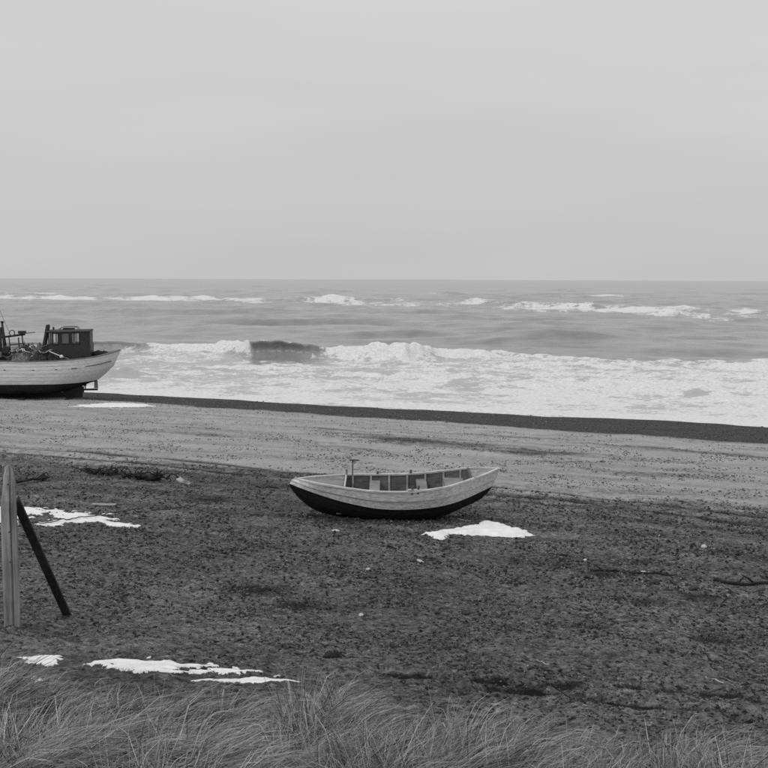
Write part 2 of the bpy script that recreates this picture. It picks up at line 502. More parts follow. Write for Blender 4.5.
# ================================================================== BEACH
def build_beach():
    rr = [0.8]
    while rr[-1] < 700:
        r = rr[-1]
        rr.append(r * (1.006 if 4 < r < 30 else 1.0065 if r < 70 else 1.06))
        if r < 4: rr[-1] = r * 1.03
    rr = np.array(rr)
    a = np.r_[np.radians(np.linspace(-180, -24, 60)[:-1]), np.radians(np.linspace(-24, 24, 520)), np.radians(np.linspace(24, 180, 60)[1:])]
    R, A = np.meshgrid(rr, a, indexing='ij')
    X = R * np.sin(A); Y = R * np.cos(A)
    Z = base_z(X, Y) + ground_detail(X, Y) * (1 - sstep(90, 160, R))
    u = ucoord(X, Y)
    v = NU[1] * X - NU[0] * Y
    wob = 1.1 * perlin(v / 9, u / 12, 51) + .5 * perlin(v / 2.2, u / 2, 52)
    wst = np.interp(v, [-60, -30.6, -19.6, -2.5, 20], [51, 49.8, 48.1, 45.6, 44.2])
    light = sstep(25.0, 32.4, u + wob * 1.3) * (1 - sstep(wst - .8, wst + 1.0, u + wob * .7))
    # damp streaks in the pale band
    lat = 384 + F_PX * X / np.maximum(Y, 1)
    w1 = np.exp(-((u - np.interp(lat, [300, 400, 600], [41.9, 39.6, 38.0])) / 1.3) ** 2) * sstep(270, 400, lat) * (1 - sstep(520, 640, lat))
    w2 = np.exp(-((u - np.interp(lat, [380, 768], [44.2, 41.0])) / .6) ** 2) * sstep(400, 520, lat)
    w3 = np.exp(-((u - np.interp(lat, [0, 300, 768], [39.0, 36.5, 33.5])) / .5) ** 2) * .6
    peb = np.clip(fbm(v, u * 1.4, 2.4, 2, 61) * .7, -.4, .4) * sstep(30, 33, u) * (1 - sstep(40, 46, u))
    light = light * np.clip(1 - .55 * w1 - .35 * w2 - .3 * w3 + .3 * peb - .10, 0, 1)
    light = np.maximum(light, .52 * np.exp(-((u - 29.2) / .3) ** 2) * (perlin(v / 3, u, 63) > -.1))
    wet = sstep(wst - .8, wst + .8, u + .6 * wob)
    dark = np.zeros_like(X)
    for tr in OLD_TRACKS: dark = np.maximum(dark, .75 * np.exp(-(seg_dist(X, Y, tr) / .3) ** 2) * (u < 33))
    for tr, w in ((TRACK_A, .13), (TRACK_B, .15)):
        d = seg_dist(X, Y, tr) + .06 * perlin(X / .25, Y / .25, 71)
        dark = np.maximum(dark, 1.0 * np.exp(-(d / (w * 1.35)) ** 2) * np.clip(.85 + .7 * perlin(X / .35, Y / .35, 73), 0, 1))  # wheel ruts painted dark, standing in for the shadows among the clods
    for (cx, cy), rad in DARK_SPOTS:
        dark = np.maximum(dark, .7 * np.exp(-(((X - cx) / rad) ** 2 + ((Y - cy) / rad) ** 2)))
    dark = np.maximum(dark, np.clip(fbm(X, Y, 1.3, 3, 81) - .42, 0, .5) * 1.0 * sstep(7, 9, u) * (1 - sstep(26, 29, u)))
    streak = fbm(v / 9.0, u / .75, 1.0, 3, 97, .55) * sstep(13, 26, u) + .35 * fbm(X, Y, 3.0, 2, 98) * (1 - sstep(20, 28, u))
    humus = (1 - sstep(5.2, 7.0, u + .5 * perlin(X, Y, 91))) * .8
    V = np.stack([X, Y, Z], -1).reshape(-1, 3)
    me = mesh_np("beach", V, grid_faces(len(rr), len(a))[:, ::-1],
                 dict(light=light.ravel(), wet=wet.ravel(), dark=dark.ravel(), humus=humus.ravel(), streak=streak.ravel()))
    o = link("beach", me, M_SAND)
    o['kind'] = 'structure'
build_beach()

# ================================================================== SEA
def interp_px(px, ks): 
    k = np.array(ks, float); return np.interp(px, k[:, 0], k[:, 1])
def build_sea():
    rr = [40.0]
    while rr[-1] < 40000:
        r = rr[-1]
        if r < 125: rr.append(r + .3)
        elif r < 480: rr.append(r * 1.0075)
        elif r < 2500: rr.append(r * 1.02)
        else: rr.append(r * 1.12)
    rr = np.array(rr)
    a = np.r_[np.radians(np.linspace(-88, -23, 60)[:-1]), np.radians(np.linspace(-23, 23, 580)), np.radians(np.linspace(23, 88, 60)[1:])]
    R, A = np.meshgrid(rr, a, indexing='ij')
    X = R * np.sin(A); Y = R * np.cos(A)
    u = ucoord(X, Y); v = NU[1] * X - NU[0] * Y
    lat = 384 + F_PX * np.tan(np.clip(A, -1.3, 1.3))       # lateral station along the surf
    off = u - 56.5
    near = np.exp(-R / 900)
    # swell and chop
    Z = np.zeros_like(X); g = np.random.default_rng(3)
    calm = sstep(0, 25, off)
    for i in range(34):
        L = 3.2 * (1.082 ** (i * 1.05)); 
        th = g.normal(0, .42) + SH + math.pi
        k = 2 * math.pi / L; ph = g.random() * 6.28
        fade = np.clip(1 - (R * .0011 / L * 6), 0, 1)       # unresolved ripples are left to the bump
        w = np.cos(k * (X * math.sin(th) + Y * math.cos(th)) + ph)
        Z += (.0062 if L > 9 else .0085) * L ** .85 * (w + .35 * w * w) * fade
    Z *= .45 + .55 * sstep(20, 60, off)
    Z *= calm * .9 + .10
    foam = np.zeros_like(X); churn = np.zeros_like(X)
    DY = np.zeros_like(X)
    # --- long unbroken swells behind the first breaker
    for dist, h, lc, lw, tilt in ((131, .55, 400, 70, -.012), (139, .55, 570, 75, -.01), (128, .45, 690, 50, 0), (170, .5, 300, 160, -.02), (185, .5, 600, 160, -.03), (215, .5, 180, 140, 0), (118, .35, 520, 60, 0)):
        D = dist + tilt * (lat - lc) + 4 * perlin(lat / 90, dist, 7)
        de = Y - D
        Z += h * np.exp(-((lat - lc) / lw) ** 2) * 1.5 * np.where(de < 0, np.exp(-(de / 1.6) ** 2), np.exp(-(de / 6) ** 2))
    # --- first breaker
    Dk = [(-900, 125), (105, 107), (150, 105), (235, 103), (252, 98.5), (315, 97.5), (335, 97.5), (385, 95), (405, 93.5), (440, 96), (500, 97), (600, 93), (768, 90), (2000, 84)]
    Hk = [(-900, .6), (60, .7), (105, .75), (140, .72), (165, .68), (200, .78), (236, .95), (250, 1.38), (275, 1.45), (300, 1.25), (325, 1.0), (350, 1.0), (380, 1.3), (400, 1.6), (418, 1.45), (440, .95), (500, .55), (600, .5), (768, .45), (2000, .5)]
    Bk = [(-900, 0), (100, 0), (142, 0), (150, 1), (239, 1), (254, 0), (300, 0), (345, 1), (2000, 1)]
    D = interp_px(lat, Dk); H = interp_px(lat, Hk); B = interp_px(lat, Bk)
    D = D + .9 * perlin(lat / 30, 0 * lat, 31) + .12 * perlin(lat / 5, 0 * lat, 32)
    H = H * (1 + .05 * perlin(lat / 8, 0 * lat, 34)); B = np.clip(B + .35 * perlin(lat / 7, Y / 2.0, 36) * (B > .02) * (B < .98), 0, 1)
    de = Y - D
    prof = np.where(de < 0, np.exp(-(np.abs(de) / (1.15 + .5 * B)) ** 2.4), np.exp(-(de / (5.5 + 3 * (1 - B))) ** 1.3))
    lumps = B * sstep(-5, -1, de) * (1 - sstep(.6, 2.5, de)) * np.clip(.35 + 1.3 * np.abs(fbm(X, Y * .7, 2.7, 3, 35, .5)), 0, 1.4)
    Z += H * prof * (1 - .30 * B) + H * .30 * lumps * np.exp(-(np.maximum(de, 0) / 1.0) ** 2)
    DY -= (1 - B) * 1.2 * (H / 1.4) * np.where(prof > .55, (prof - .55) / .45, 0) ** 1.3 * (de < 3)
    front = 1 - sstep(-.4, .9 + .5 * B, de + .8 * perlin(X / .9, Y / 2, 37))
    foam = np.maximum(foam, B * front * sstep(-4.5, -1.2, de + 1.8 * perlin(X / 2.5, Y / 3, 42)) * (.55 + .45 * sstep(.45, .9, H)))
    # thin spray along the lip
    lip = (1 - B) * np.exp(-((de - .1) / .5) ** 2) * np.clip(.15 + perlin(lat / 9, 0 * lat, 39), 0, .6) * (H > .9)
    foam = np.maximum(foam, lip)
    # dark unbroken face and the clean water just in front of it
    Bs = interp_px(lat + 14 * perlin(lat / 30, Y / 4, 38), [(-900, 0), (90, .1), (165, 1), (225, 1), (262, 0), (300, 0), (345, 1), (2000, 1)])
    clean = (1 - Bs) * sstep(-9, -3.0, de + 2.5 * perlin(X / 5, Y / 4, 40))
    # --- wash between breaker and shore
    wash = (1 - sstep(-2, 0.5, de)) 
    wl = interp_px(lat, [(-900, .45), (100, .50), (200, .50), (330, .52), (450, .60), (560, .62), (768, .62), (2000, .6)])
    wn = wl + .26 * fbm(X, Y * .55, 7, 3, 43) - .10 * sstep(8, 18, off) * (1 - sstep(20, 32, off)) * (lat < 480)
    edge = np.exp(-((off - 1.0) / 3.0) ** 2)
    wn = np.maximum(wn, .85 * edge)
    foam = np.maximum(foam, wash * (1 - clean) * np.clip(wn, .2, 1.0))
    churn = np.maximum(churn, wash * (1 - .8 * clean))
    # small bores rolling in over the wash
    for D2, h2, c, w in ((78, .28, 430, 170), (72, .22, 620, 150), (84, .25, 250, 90), (70, .18, 698, 12), (79, .45, 122, 20), (86, .3, 560, 120)):
        dd = Y - (D2 + 2.0 * perlin(lat / 45, D2 + 0 * lat, 47) - .01 * (lat - c))
        q = np.exp(-((lat - c) / w) ** 2)
        pf = np.where(dd < 0, np.exp(-(dd / .7) ** 2), np.exp(-(dd / 2.6) ** 2))
        Z += h2 * q * pf * (1 + .5 * perlin(X / .8, Y / .8, 49))
        if w < 30: foam = foam * (1 - .9 * q * np.exp(-((dd + .6) / 1.0) ** 2))
        else: foam = np.maximum(foam, .95 * q * np.exp(-((dd + .2) / .8) ** 2))
    Z += .10 * wash * sstep(2, 10, off) * fbm(X, Y, 1.6, 3, 45)
    # --- outer bar
    D3 = interp_px(lat, [(-900, 420), (0, 385), (120, 372), (250, 352), (420, 318), (560, 275), (650, 250), (768, 226), (2000, 150)]) + 14 * perlin(lat / 55, 0 * lat, 53)
    S3 = interp_px(lat, [(-900, .8), (0, 1), (60, .9), (200, .9), (250, .85), (380, .8), (420, .5), (440, .35), (470, .7), (560, .75), (620, .9), (660, .9), (690, .7), (768, .65), (2000, .5)])
    d3 = Y - D3
    n3 = fbm(X, Y * .45, 16, 3, 55)
    Z += S3 * .9 * np.where(d3 < 0, np.exp(-(d3 / 6) ** 2), np.exp(-(d3 / 14) ** 2)) * (1 + .6 * perlin(lat / 16, d3 / 20, 57) + .12 * perlin(lat / 5, d3 / 14, 56))
    foam = np.maximum(foam, S3 * np.clip(.92 + .45 * perlin(lat / 16, d3 / 14, 58) + .2 * perlin(lat / 4, d3 / 9, 60), 0, 1.2) * (.70 + .75 * n3) * np.exp(-((d3 + 10) / np.where(d3 < -10, 48, 20)) ** 2))
    # second, farther patches
    for D4, c, w, s in ((470, 30, 50, .7), (460, 610, 30, .85), (420, 560, 40, .5), (520, 430, 25, .5), (640, 240, 30, .45), (800, 690, 40, .4), (330, 330, 60, .5), (700, 560, 18, .5), (290, 480, 40, .55)):
        dd = Y - D4 - 10 * perlin(lat / 25, D4 + 0 * lat, 59)
        q = np.exp(-((lat - c) / w) ** 2)
        Z += .8 * q * np.where(dd < 0, np.exp(-(dd / 6) ** 2), np.exp(-(dd / 12) ** 2))
        foam = np.maximum(foam, s * q * (.75 + .5 * n3) * np.exp(-((dd + 4) / 15) ** 2))
    wc = np.clip(perlin(lat / 14, R ** .5 * 1.3, 77) - .62, 0, 1) * 1.5 * sstep(150, 200, R) * (1 - sstep(700, 1500, R))
    foam = np.maximum(foam, wc * .8)
    Z *= 1 - sstep(1500, 4000, R)
    # the swash thins out to nothing at the beach
    Z = Z * sstep(-1, 3, off) + .13 * (1 - sstep(0, 4, off)) * fbm(v, u * .6, 6.5, 3, 95)
    Z = np.where(off < -3, -.15, Z)
    V = np.stack([X, Y + DY, Z], -1).reshape(-1, 3)
    keep = off > -12
    F = grid_faces(len(rr), len(a))[:, ::-1]
    kf = keep.ravel()[F].all(1)
    used = np.zeros(len(V), bool); used[F[kf].ravel()] = True
    idx = np.cumsum(used) - 1
    me = mesh_np("sea", V[used], idx[F[kf]], dict(foam=np.clip(foam, 0, 1).ravel()[used], churn=churn.ravel()[used]))
    o = link("sea", me, M_SEA); o['kind'] = 'structure'
build_sea()

# ================================================================== PEBBLES (uncountable)
def build_pebbles():
    g = np.random.default_rng(21)
    xs, ys, rs, ts = [], [], [], []
    def scatter(n, u0, u1, half_px, r0, r1, t0, t1, fn=None, ex=3.0):
        uu = g.uniform(u0, u1, n * 3); lat = g.uniform(384 - half_px, 384 + half_px, n * 3)
        tn = (lat - 384) / F_PX
        y = uu / (NU[1] + NU[0] * tn); x = y * tn
        p = np.ones(n * 3) if fn is None else fn(x, y, uu)
        k = np.where(g.random(n * 3) < p)[0][:n]
        xs.append(x[k]); ys.append(y[k]); rs.append(r0 + (r1 - r0) * g.random(len(k)) ** ex); ts.append(g.uniform(t0, t1, len(k)))
    cl = lambda x, y, u: sstep(-.25, .45, fbm(NU[1] * x - NU[0] * y, u * 1.3, 2.2, 3, 101))
    scatter(11000, 29.3, 41, 480, .012, .036, .04, .18, cl)              # dark stones on the pale band
    scatter(2600, 41, 47, 480, .012, .034, .05, .2, cl)
    scatter(1800, 47.0, 56, 480, .02, .05, .03, .16)
    scatter(300, 46.5, 56, 480, .012, .035, .2, .5)
    scatter(9000, 9, 29, 470, .008, .030, .015, .10, lambda x, y, u: sstep(-.3, .5, fbm(x, y, 1.6, 3, 103)))
    scatter(420, 10, 29, 470, .007, .018, .2, .5)
    scatter(2200, 6.5, 12, 520, .007, .024, .015, .08)
    shg = lambda x, y, u: sstep(-.6, .5, fbm(x, y * .7, 1.1, 3, 109))
    scatter(24000, 8.5, 29.5, 455, .008, .036, .008, .045, shg, 1.8)
    scatter(17000, 8.5, 29.5, 455, .007, .028, .07, .24, shg, 1.8)
    for (cx, cy), rad in DARK_SPOTS:
        n = int(110 * rad); x = cx + g.normal(0, rad * .6, n); y = cy + g.normal(0, rad * .5, n)
        xs.append(x); ys.append(y); rs.append(g.uniform(.008, .032, n)); ts.append(g.uniform(.01, .05, n))
    for tr in (TRACK_A, TRACK_B):
        P = np.array(tr); n = 420
        s = g.uniform(0, len(P) - 1.001, n); i = s.astype(int); f = (s - i)[:, None]
        q = P[i] * (1 - f) + P[i + 1] * f
        xs.append(q[:, 0] + g.normal(0, .12, n)); ys.append(q[:, 1] + g.normal(0, .16, n)); rs.append(g.uniform(.006, .02, n)); ts.append(g.uniform(.012, .07, n))
    x = np.concatenate(xs); y = np.concatenate(ys); r = np.concatenate(rs); t = np.concatenate(ts)
    r = r * np.clip(y / 19, .48, 1.0)
    z = ground_z(x, y); n = len(x)
    I = np.array([(1, 0, 0), (0, 1, 0), (-1, 0, 0), (0, -1, 0), (0, 0, 1), (0, 0, -1)], float)
    IF = np.array([(0, 1, 4), (1, 2, 4), (2, 3, 4), (3, 0, 4), (1, 0, 5), (2, 1, 5), (3, 2, 5), (0, 3, 5)])
    rot = g.uniform(0, 6.28, n); c, s = np.cos(rot)[:, None], np.sin(rot)[:, None]
    sx = r * g.uniform(.9, 1.7, n); sy = r * g.uniform(.6, 1.1, n); sz = r * g.uniform(.45, 1.0, n)
    L = I[None] * (1 + g.uniform(-.22, .22, (n, 6, 1)))
    lx, ly, lz = L[..., 0] * sx[:, None], L[..., 1] * sy[:, None], L[..., 2] * sz[:, None]
    V = np.stack([lx * c - ly * s + x[:, None], lx * s + ly * c + y[:, None], lz + (z + sz * .35)[:, None]], -1).reshape(-1, 3)
    F = (IF[None] + (np.arange(n) * 6)[:, None, None]).reshape(-1, 3)
    me = mesh_np("gravel", V, F, dict(tone=np.repeat(t, 6)))
    o = link("gravel", me, M_PEB)
    tag(o, "loose dark pebbles and shell bits strewn over the beach", "gravel", kind="stuff")
build_pebbles()

# ================================================================== SNOW PATCHES
def snow(poly_px, label, thick=.05, res=.035, edge=.12, rough=.5, holes=0.0, seed=1, soft=.18, ns=.35, aniso=1.0):
    P = gpl(poly_px)
    A = np.array(P); lo = A.min(0) - .4; hi = A.max(0) + .4
    nx = min(int((hi[0] - lo[0]) / res) + 2, 420); ny = min(int((hi[1] - lo[1]) / res) + 2, 330)
    X, Y = np.meshgrid(np.linspace(lo[0], hi[0], nx), np.linspace(lo[1], hi[1], ny), indexing='ij')
    sd = poly_sd(X, Y, P) + edge * rough * (fbm(X * aniso, Y, ns, 3, 200 + seed, .6)) * 1.6
    if holes: sd = sd - holes * np.maximum(fbm(X * aniso, Y * .9, ns * 1.5, 3, 300 + seed, .6) - .02, 0) * 2.2
    h = thick * sstep(-.02, soft, sd) * (1 + .35 * fbm(X, Y, .6, 3, 400 + seed)) - .03 * (1 - sstep(-.06, .0, sd))
    Z = ground_z(X, Y) * .6 + (base_z(X, Y) + .012) * .4 + h + .006
    F = grid_faces(nx, ny)
    k = (sd.ravel() > -.07)[F].any(1)
    F = F[k]; used = np.zeros(nx * ny, bool); used[F.ravel()] = True; idx = np.cumsum(used) - 1
    V = np.stack([X, Y, Z], -1).reshape(-1, 3)[used]; F = idx[F]
    c = V.mean(0)
    me = mesh_np("snow_patch", V - c, F, dict(cover=sstep(-.02, .10 if thick > .025 else .05, sd).ravel()[used]))
    o = link("snow_patch", me, M_SNOW); o.location = c
    tag(o, label, "snow patch", "patches of old snow on the sand")
snow([(416, 537), (432, 533), (455, 529.5), (470, 526), (486, 520.5), (497, 523), (512, 527), (527, 531), (535, 536), (520, 538), (495, 537.5), (470, 536.5), (452, 535), (444, 541.5), (432, 540)],
     "pointed snow patch lying in front of the small open boat", .07, .04, .12, .5, 0, 1, .3)
snow([(-40, 505), (0, 508), (22, 509), (50, 511), (80, 513.5), (104, 516), (112, 519.5), (134, 526), (118, 527.5), (100, 523), (80, 524), (62, 526), (44, 528), (36, 525), (60, 521), (48, 517), (26, 518), (0, 530), (-40, 532)],
     "ragged snow patch behind the upright wooden post", .03, .035, .18, 1.0, .24, 2, .08, .35, .55)
snow([(18, 661), (32, 660), (44, 658.5), (58, 659), (67, 661), (64, 668), (54, 672), (40, 672), (32, 668), (22, 665)],
     "small rounded snow patch near the grass below the post", .03, .018, .05, .8, .03, 3, .05, .12, .7)
snow([(84, 669), (104, 663.5), (120, 662), (140, 664), (160, 664.5), (185, 667), (210, 670), (240, 672), (256, 675), (240, 679), (214, 677), (190, 679), (160, 678), (130, 678.5), (98, 677), (112, 672), (100, 669)],
     "long broken snow patch lying at the edge of the grass", .024, .018, .06, 1.0, .20, 4, .03, .10, .5)
snow([(192, 685.5), (225, 683.5), (255, 682), (285, 684), (302, 686), (262, 688.5), (225, 688.5)],
     "thin snow streak in front of the long broken snow patch", .02, .013, .03, .5, .0, 5, .03, .10, .4)
snow([(20, 683), (30, 680), (42, 682), (47, 685), (36, 687), (24, 687)], "tiny grey snow remnant at the left edge of the grass", .02, .015, .03, .5, .03, 7, .06, .12)
snow([(70, 406.5), (86, 404.5), (110, 403.5), (135, 404), (160, 406), (142, 407.5), (115, 408.3), (90, 408)],
     "smooth snow patch on the sand beside the stern of the fishing boat", .02, .07, .5, 1.0, .25, 6, .5, 1.2, .35)

# ================================================================== HULLS
def loft(curves, n, ctrl_s, svals):
    """curves: keel..sheer key points (half hull, y>=0). returns grid [len(svals)][n][3]"""
    C = [smooth_curve(c, n) for c in curves]
    C = np.array(C)                                   # k, n, 3
    ks = np.array(ctrl_s)
    out = np.zeros((len(svals), n, 3))
    m = np.zeros_like(C)
    for i in range(len(C)):
        a, b = max(i - 1, 0), min(i + 1, len(C) - 1)
        m[i] = (C[b] - C[a]) / (ks[b] - ks[a])
    for j, s in enumerate(svals):
        k = int(np.clip(np.searchsorted(ks, s, side='right') - 1, 0, len(ks) - 2))
        h = ks[k + 1] - ks[k]; t = (s - ks[k]) / h
        out[j] = (2*t**3-3*t**2+1)*C[k] + (t**3-2*t**2+t)*h*m[k] + (-2*t**3+3*t**2)*C[k+1] + (t**3-t**2)*h*m[k+1]
    out[:, :, 1] = np.maximum(out[:, :, 1], 0)
    return out
def hull_normals(S):
    dt = np.gradient(S, axis=1); ds = np.gradient(S, axis=0)
    N = np.cross(dt, ds); N /= np.linalg.norm(N, axis=2, keepdims=True) + 1e-9
    return N
def strake(name, curves, cs, s0, s1, side, thick, lap, mat, parent, n=56, rows=4, start_lap=None):
    sv = np.linspace(s0, s1, rows)
    S = loft(curves, n, cs, sv)
    eps = .01
    Sa = loft(curves, n, cs, np.clip(sv - eps, 0, 1)); Sb = loft(curves, n, cs, np.clip(sv + eps, 0, 1))
    dt = np.gradient(S, axis=1); N = np.cross(dt, Sb - Sa); N /= np.linalg.norm(N, axis=2, keepdims=True) + 1e-9
    if N[rows // 2, n // 2, 1] < 0: N = -N
    ramp = np.linspace(1, 0, rows)[:, None, None] * lap      # lower edge stands proud over the strake below
    O = S + N * (thick + ramp); I = S + N * (ramp * .2)
    O[:, :, 1] = np.maximum(O[:, :, 1], .004); I[:, :, 1] = np.maximum(I[:, :, 1], .0)
    O[:, :, 1] *= side; I[:, :, 1] *= side
    V = np.concatenate([O.reshape(-1, 3), I.reshape(-1, 3)])
    m = rows * n; F = []
    q = grid_faces(rows, n)
    F = [tuple(f) for f in q] + [tuple(f[::-1] + m) for f in q]
    for i in range(n - 1):
        F.append((i, i + m, i + 1 + m, i + 1)); b = (rows - 1) * n + i
        F.append((b + 1, b + 1 + m, b + m, b))
    for j in range(rows - 1):
        a0, b0 = j * n, (j + 1) * n
        F.append((a0, b0, b0 + m, a0 + m)); a1, b1 = a0 + n - 1, b0 + n - 1
        F.append((a1, a1 + m, b1 + m, b1))
    mb = MB(); mb.add(V.tolist(), F)
    o = mb.build(name, mat, parent, smooth=True)
    o.data.set_sharp_from_angle(angle=math.radians(35))
    return o
def strip_along(curve, n, w_out, w_in, h0, h1, side):
    """a rail of rectangular section along a sheer curve"""
    C = smooth_curve(curve, n); T = np.gradient(C, axis=0); T /= np.linalg.norm(T, axis=1, keepdims=True)
    B = np.stack([-T[:, 1], T[:, 0], 0 * T[:, 0]], 1); B /= np.linalg.norm(B, axis=1, keepdims=True) + 1e-9
    if B[n // 2, 1] < 0: B = -B
    rows = [C + B * w_out + [0, 0, h0], C + B * w_out + [0, 0, h1], C - B * w_in + [0, 0, h1], C - B * w_in + [0, 0, h0]]
    for r in rows: r[:, 1] = np.maximum(r[:, 1], .002) * side
    V = np.concatenate(rows); F = []
    for k in range(4):
        k2 = (k + 1) % 4
        for i in range(n - 1): F.append((k * n + i, k * n + i + 1, k2 * n + i + 1, k2 * n + i))
    F += [(0, n, 2 * n, 3 * n), (n - 1, 4 * n - 1, 3 * n - 1, 2 * n - 1)]
    return MB().add(V.tolist(), F)
def beam_y(curve, x):
    C = smooth_curve(curve, 200); i = np.argsort(C[:, 0]); return float(np.interp(x, C[i, 0], C[i, 1])), float(np.interp(x, C[i, 0], C[i, 2]))
def deck_mesh(curve, xs, drop, inset, camber, thick):
    top = []
    for x in xs:
        b, z = beam_y(curve, x); b = max(b - inset, .004)
        for q in np.linspace(-1, 1, 7): top.append((x, q * b, z - drop + camber * (1 - q * q)))
    n = len(xs); V = np.array(top); V2 = V - [0, 0, thick]; m = len(V)
    F = [tuple(f) for f in grid_faces(n, 7)]
    F2 = [tuple(np.array(f)[::-1] + m) for f in F]
    E = []
    for i in range(n - 1):
        E.append((i * 7, i * 7 + m, (i + 1) * 7 + m, (i + 1) * 7)); E.append((i * 7 + 6, (i + 1) * 7 + 6, (i + 1) * 7 + 6 + m, i * 7 + 6 + m))
    for j in range(6):
        E.append((j, j + 1, j + 1 + m, j + m)); b = (n - 1) * 7
        E.append((b + j, b + j + m, b + j + 1 + m, b + j + 1))
    return MB().add(np.concatenate([V, V2]).tolist(), F + F2 + E)

# ================================================================== SMALL OPEN BOAT
D_SHEER = [(-2.12, 0, .86), (-1.58, .38, .835), (-.82, .70, .80), (-.26, .83, .775), (.45, .86, .785), (1.20, .79, .87), (1.76, .58, .99), (2.17, .28, 1.065), (2.43, 0, 1.11)]
D_WL = [(-2.25, 0, .755), (-1.50, .30, .57), (-.94, .54, .47), (-.26, .71, .385), (.45, .73, .375), (1.13, .62, .43), (1.60, .44, .53), (2.29, 0, .73)]
D_BIL = [(-2.17, 0, .60), (-1.5, .22, .29), (-.9, .42, .15), (-.2, .56, .09), (.5, .57, .09), (1.1, .44, .14), (1.5, .30, .25), (2.17, 0, .57)]
D_KEEL = [(-2.02, 0, .42), (-1.69, 0, .17), (-1.3, 0, .05), (-.5, 0, .0), (.4, 0, .0), (1.0, 0, .05), (1.53, 0, .20), (2.0, 0, .42)]
D_CURVES = [D_KEEL, D_BIL, D_WL, D_SHEER]; D_CS = [0, .30, .6, 1.0]
def build_dory():
    x, y = gp(390, 516)
    root = empty("rowing_boat", (x, y, gz(x, y) + .005), 0.0, (math.radians(3.2), 0))
    tag(root, "small white and black clinker rowing boat drawn up on the dark sand", "boat")
    riv = MB()
    for side in (-1, 1):
        for s0, s1 in ((0, .16), (.16, .31), (.31, .46), (.46, .605)):
            strake("bottom_strake", D_CURVES, D_CS, s0, s1, side, .012, .010, M_TAR, root)
        strake("side_strake", D_CURVES, D_CS, .605, .81, side, .014, .024, M_WHITE, root)
        strake("side_strake", D_CURVES, D_CS, .80, 1.0, side, .014, .032, M_WHITE, root)
        strip_along(D_SHEER, 60, .030, .045, -.012, .022, side).build("gunwale", M_RAIL, root)
        # inner lining seen over the gunwale
        strake("inner_plank", D_CURVES, D_CS, .30, .66, side, -.016, -.004, M_INNER, root, rows=3)
        strake("inner_plank", D_CURVES, D_CS, .67, .965, side, -.016, -.004, M_INNER, root, rows=3)
        # rivets along the lower edge of the side strakes
        for sv in (.635, .835):
            S = loft(D_CURVES, 60, D_CS, [sv - .02, sv, sv + .02])
            N = np.cross(np.gradient(S[1], axis=0), S[2] - S[0]); N /= np.linalg.norm(N, axis=1, keepdims=True)
            if N[30, 1] < 0: N = -N
            mb = riv
            for i in range(3, 57, 2):
                p = S[1, i] + N[i] * .030; p = Vector((p[0], p[1] * side, p[2])); q = Vector((N[i][0], N[i][1] * side, N[i][2]))
                mb.tube([p - q * .012, p + q * .004], .009, 5)
        # ribs
        for xr in (-.86, -.44, -.02, .40, .82, 1.24, 1.62):
            S = loft(D_CURVES, 120, D_CS, np.linspace(.05, .99, 12))
            pts = []
            for r in S:
                i = int(np.argmin(abs(r[:, 0] - xr))); pts.append((xr, side * max(r[i, 1] - .035, .0), r[i, 2] + .012))
            mb = MB()
            for a, b in zip(pts[:-1], pts[1:]): mb.beam(a, b, .045, .04, (1, 0, 0))
            mb.build("rib", M_RIB, root)
    riv.build('rivets', M_IRON, root)['kind'] = 'stuff'
    # stems and keel
    prof = [D_SHEER[0], D_WL[0], D_BIL[0], D_KEEL[0], D_KEEL[1], D_KEEL[2]]
    mb = MB(); P = smooth_curve(prof, 14)
    for a, b in zip(P[1:-1], P[2:]): mb.beam(a, b, .05, .05)
    mb.build("stem", M_TAR, root)
    mb = MB(); mb.beam((-2.235, 0, .78), (-2.11, 0, .89), .05, .05); mb.build("stem_head", M_WHITE, root)
    prof = [D_KEEL[-3], D_KEEL[-2], D_KEEL[-1], D_BIL[-1], D_WL[-1]]
    mb = MB(); P = smooth_curve(prof, 14)
    for a, b in zip(P[:-1], P[1:]): mb.beam(a, b, .05, .05)
    mb.build("sternpost", M_TAR, root)
    mb = MB(); mb.beam((2.295, 0, .735), (2.44, 0, 1.14), .05, .06); mb.build("sternpost_head", M_WHITE, root)
    mb = MB(); P = smooth_curve(D_KEEL[2:-2], 10)
    for a, b in zip(P[:-1], P[1:]): mb.beam(a, b, .07, .05)
    mb.build("keel", M_TAR, root)
    # decks at both ends, floor, thwarts
    xs = np.linspace(-2.05, -1.02, 14)
    deck_mesh(D_SHEER, xs, .012, .03, .025, .025).build("foredeck", M_DECK, root, True)
    mb = MB(); b, z = beam_y(D_SHEER, -1.0); mb.box((-1.025, -b + .05, z - .05), (-.995, b - .05, z + .035)); mb.build("foredeck_coaming", M_RAIL, root)
    xs = np.linspace(1.80, 2.38, 10)
    deck_mesh(D_SHEER, xs, .012, .03, .02, .025).build("aft_deck", M_DECK, root, True)
    b, z = beam_y(D_SHEER, 1.79); bw, zw = beam_y(D_WL, 1.79); bw -= .06; b -= .05
    MB().add([(x, y, zz) for x in (1.765, 1.795) for y, zz in ((-bw, zw), (bw, zw), (b, z + .03), (-b, z + .03))],
             [(0, 1, 2, 3), (7, 6, 5, 4), (0, 4, 5, 1), (1, 5, 6, 2), (2, 6, 7, 3), (3, 7, 4, 0)]).build("aft_bulkhead", M_INNER, root)
    for k in range(-2, 3):
        MB().box((-1.2, k * .15 - .068, .15), (1.35, k * .15 + .068, .17)).build("floor_board", M_INNER, root)
    for xt in (-.35, .72):
        b, z = beam_y(D_SHEER, xt)
        MB().box((xt - .12, -b + .08, z - .15), (xt + .12, b - .08, z - .115)).build("thwart", M_DECK, root, bevel=.006)
    b, z = beam_y(D_SHEER, 1.55)
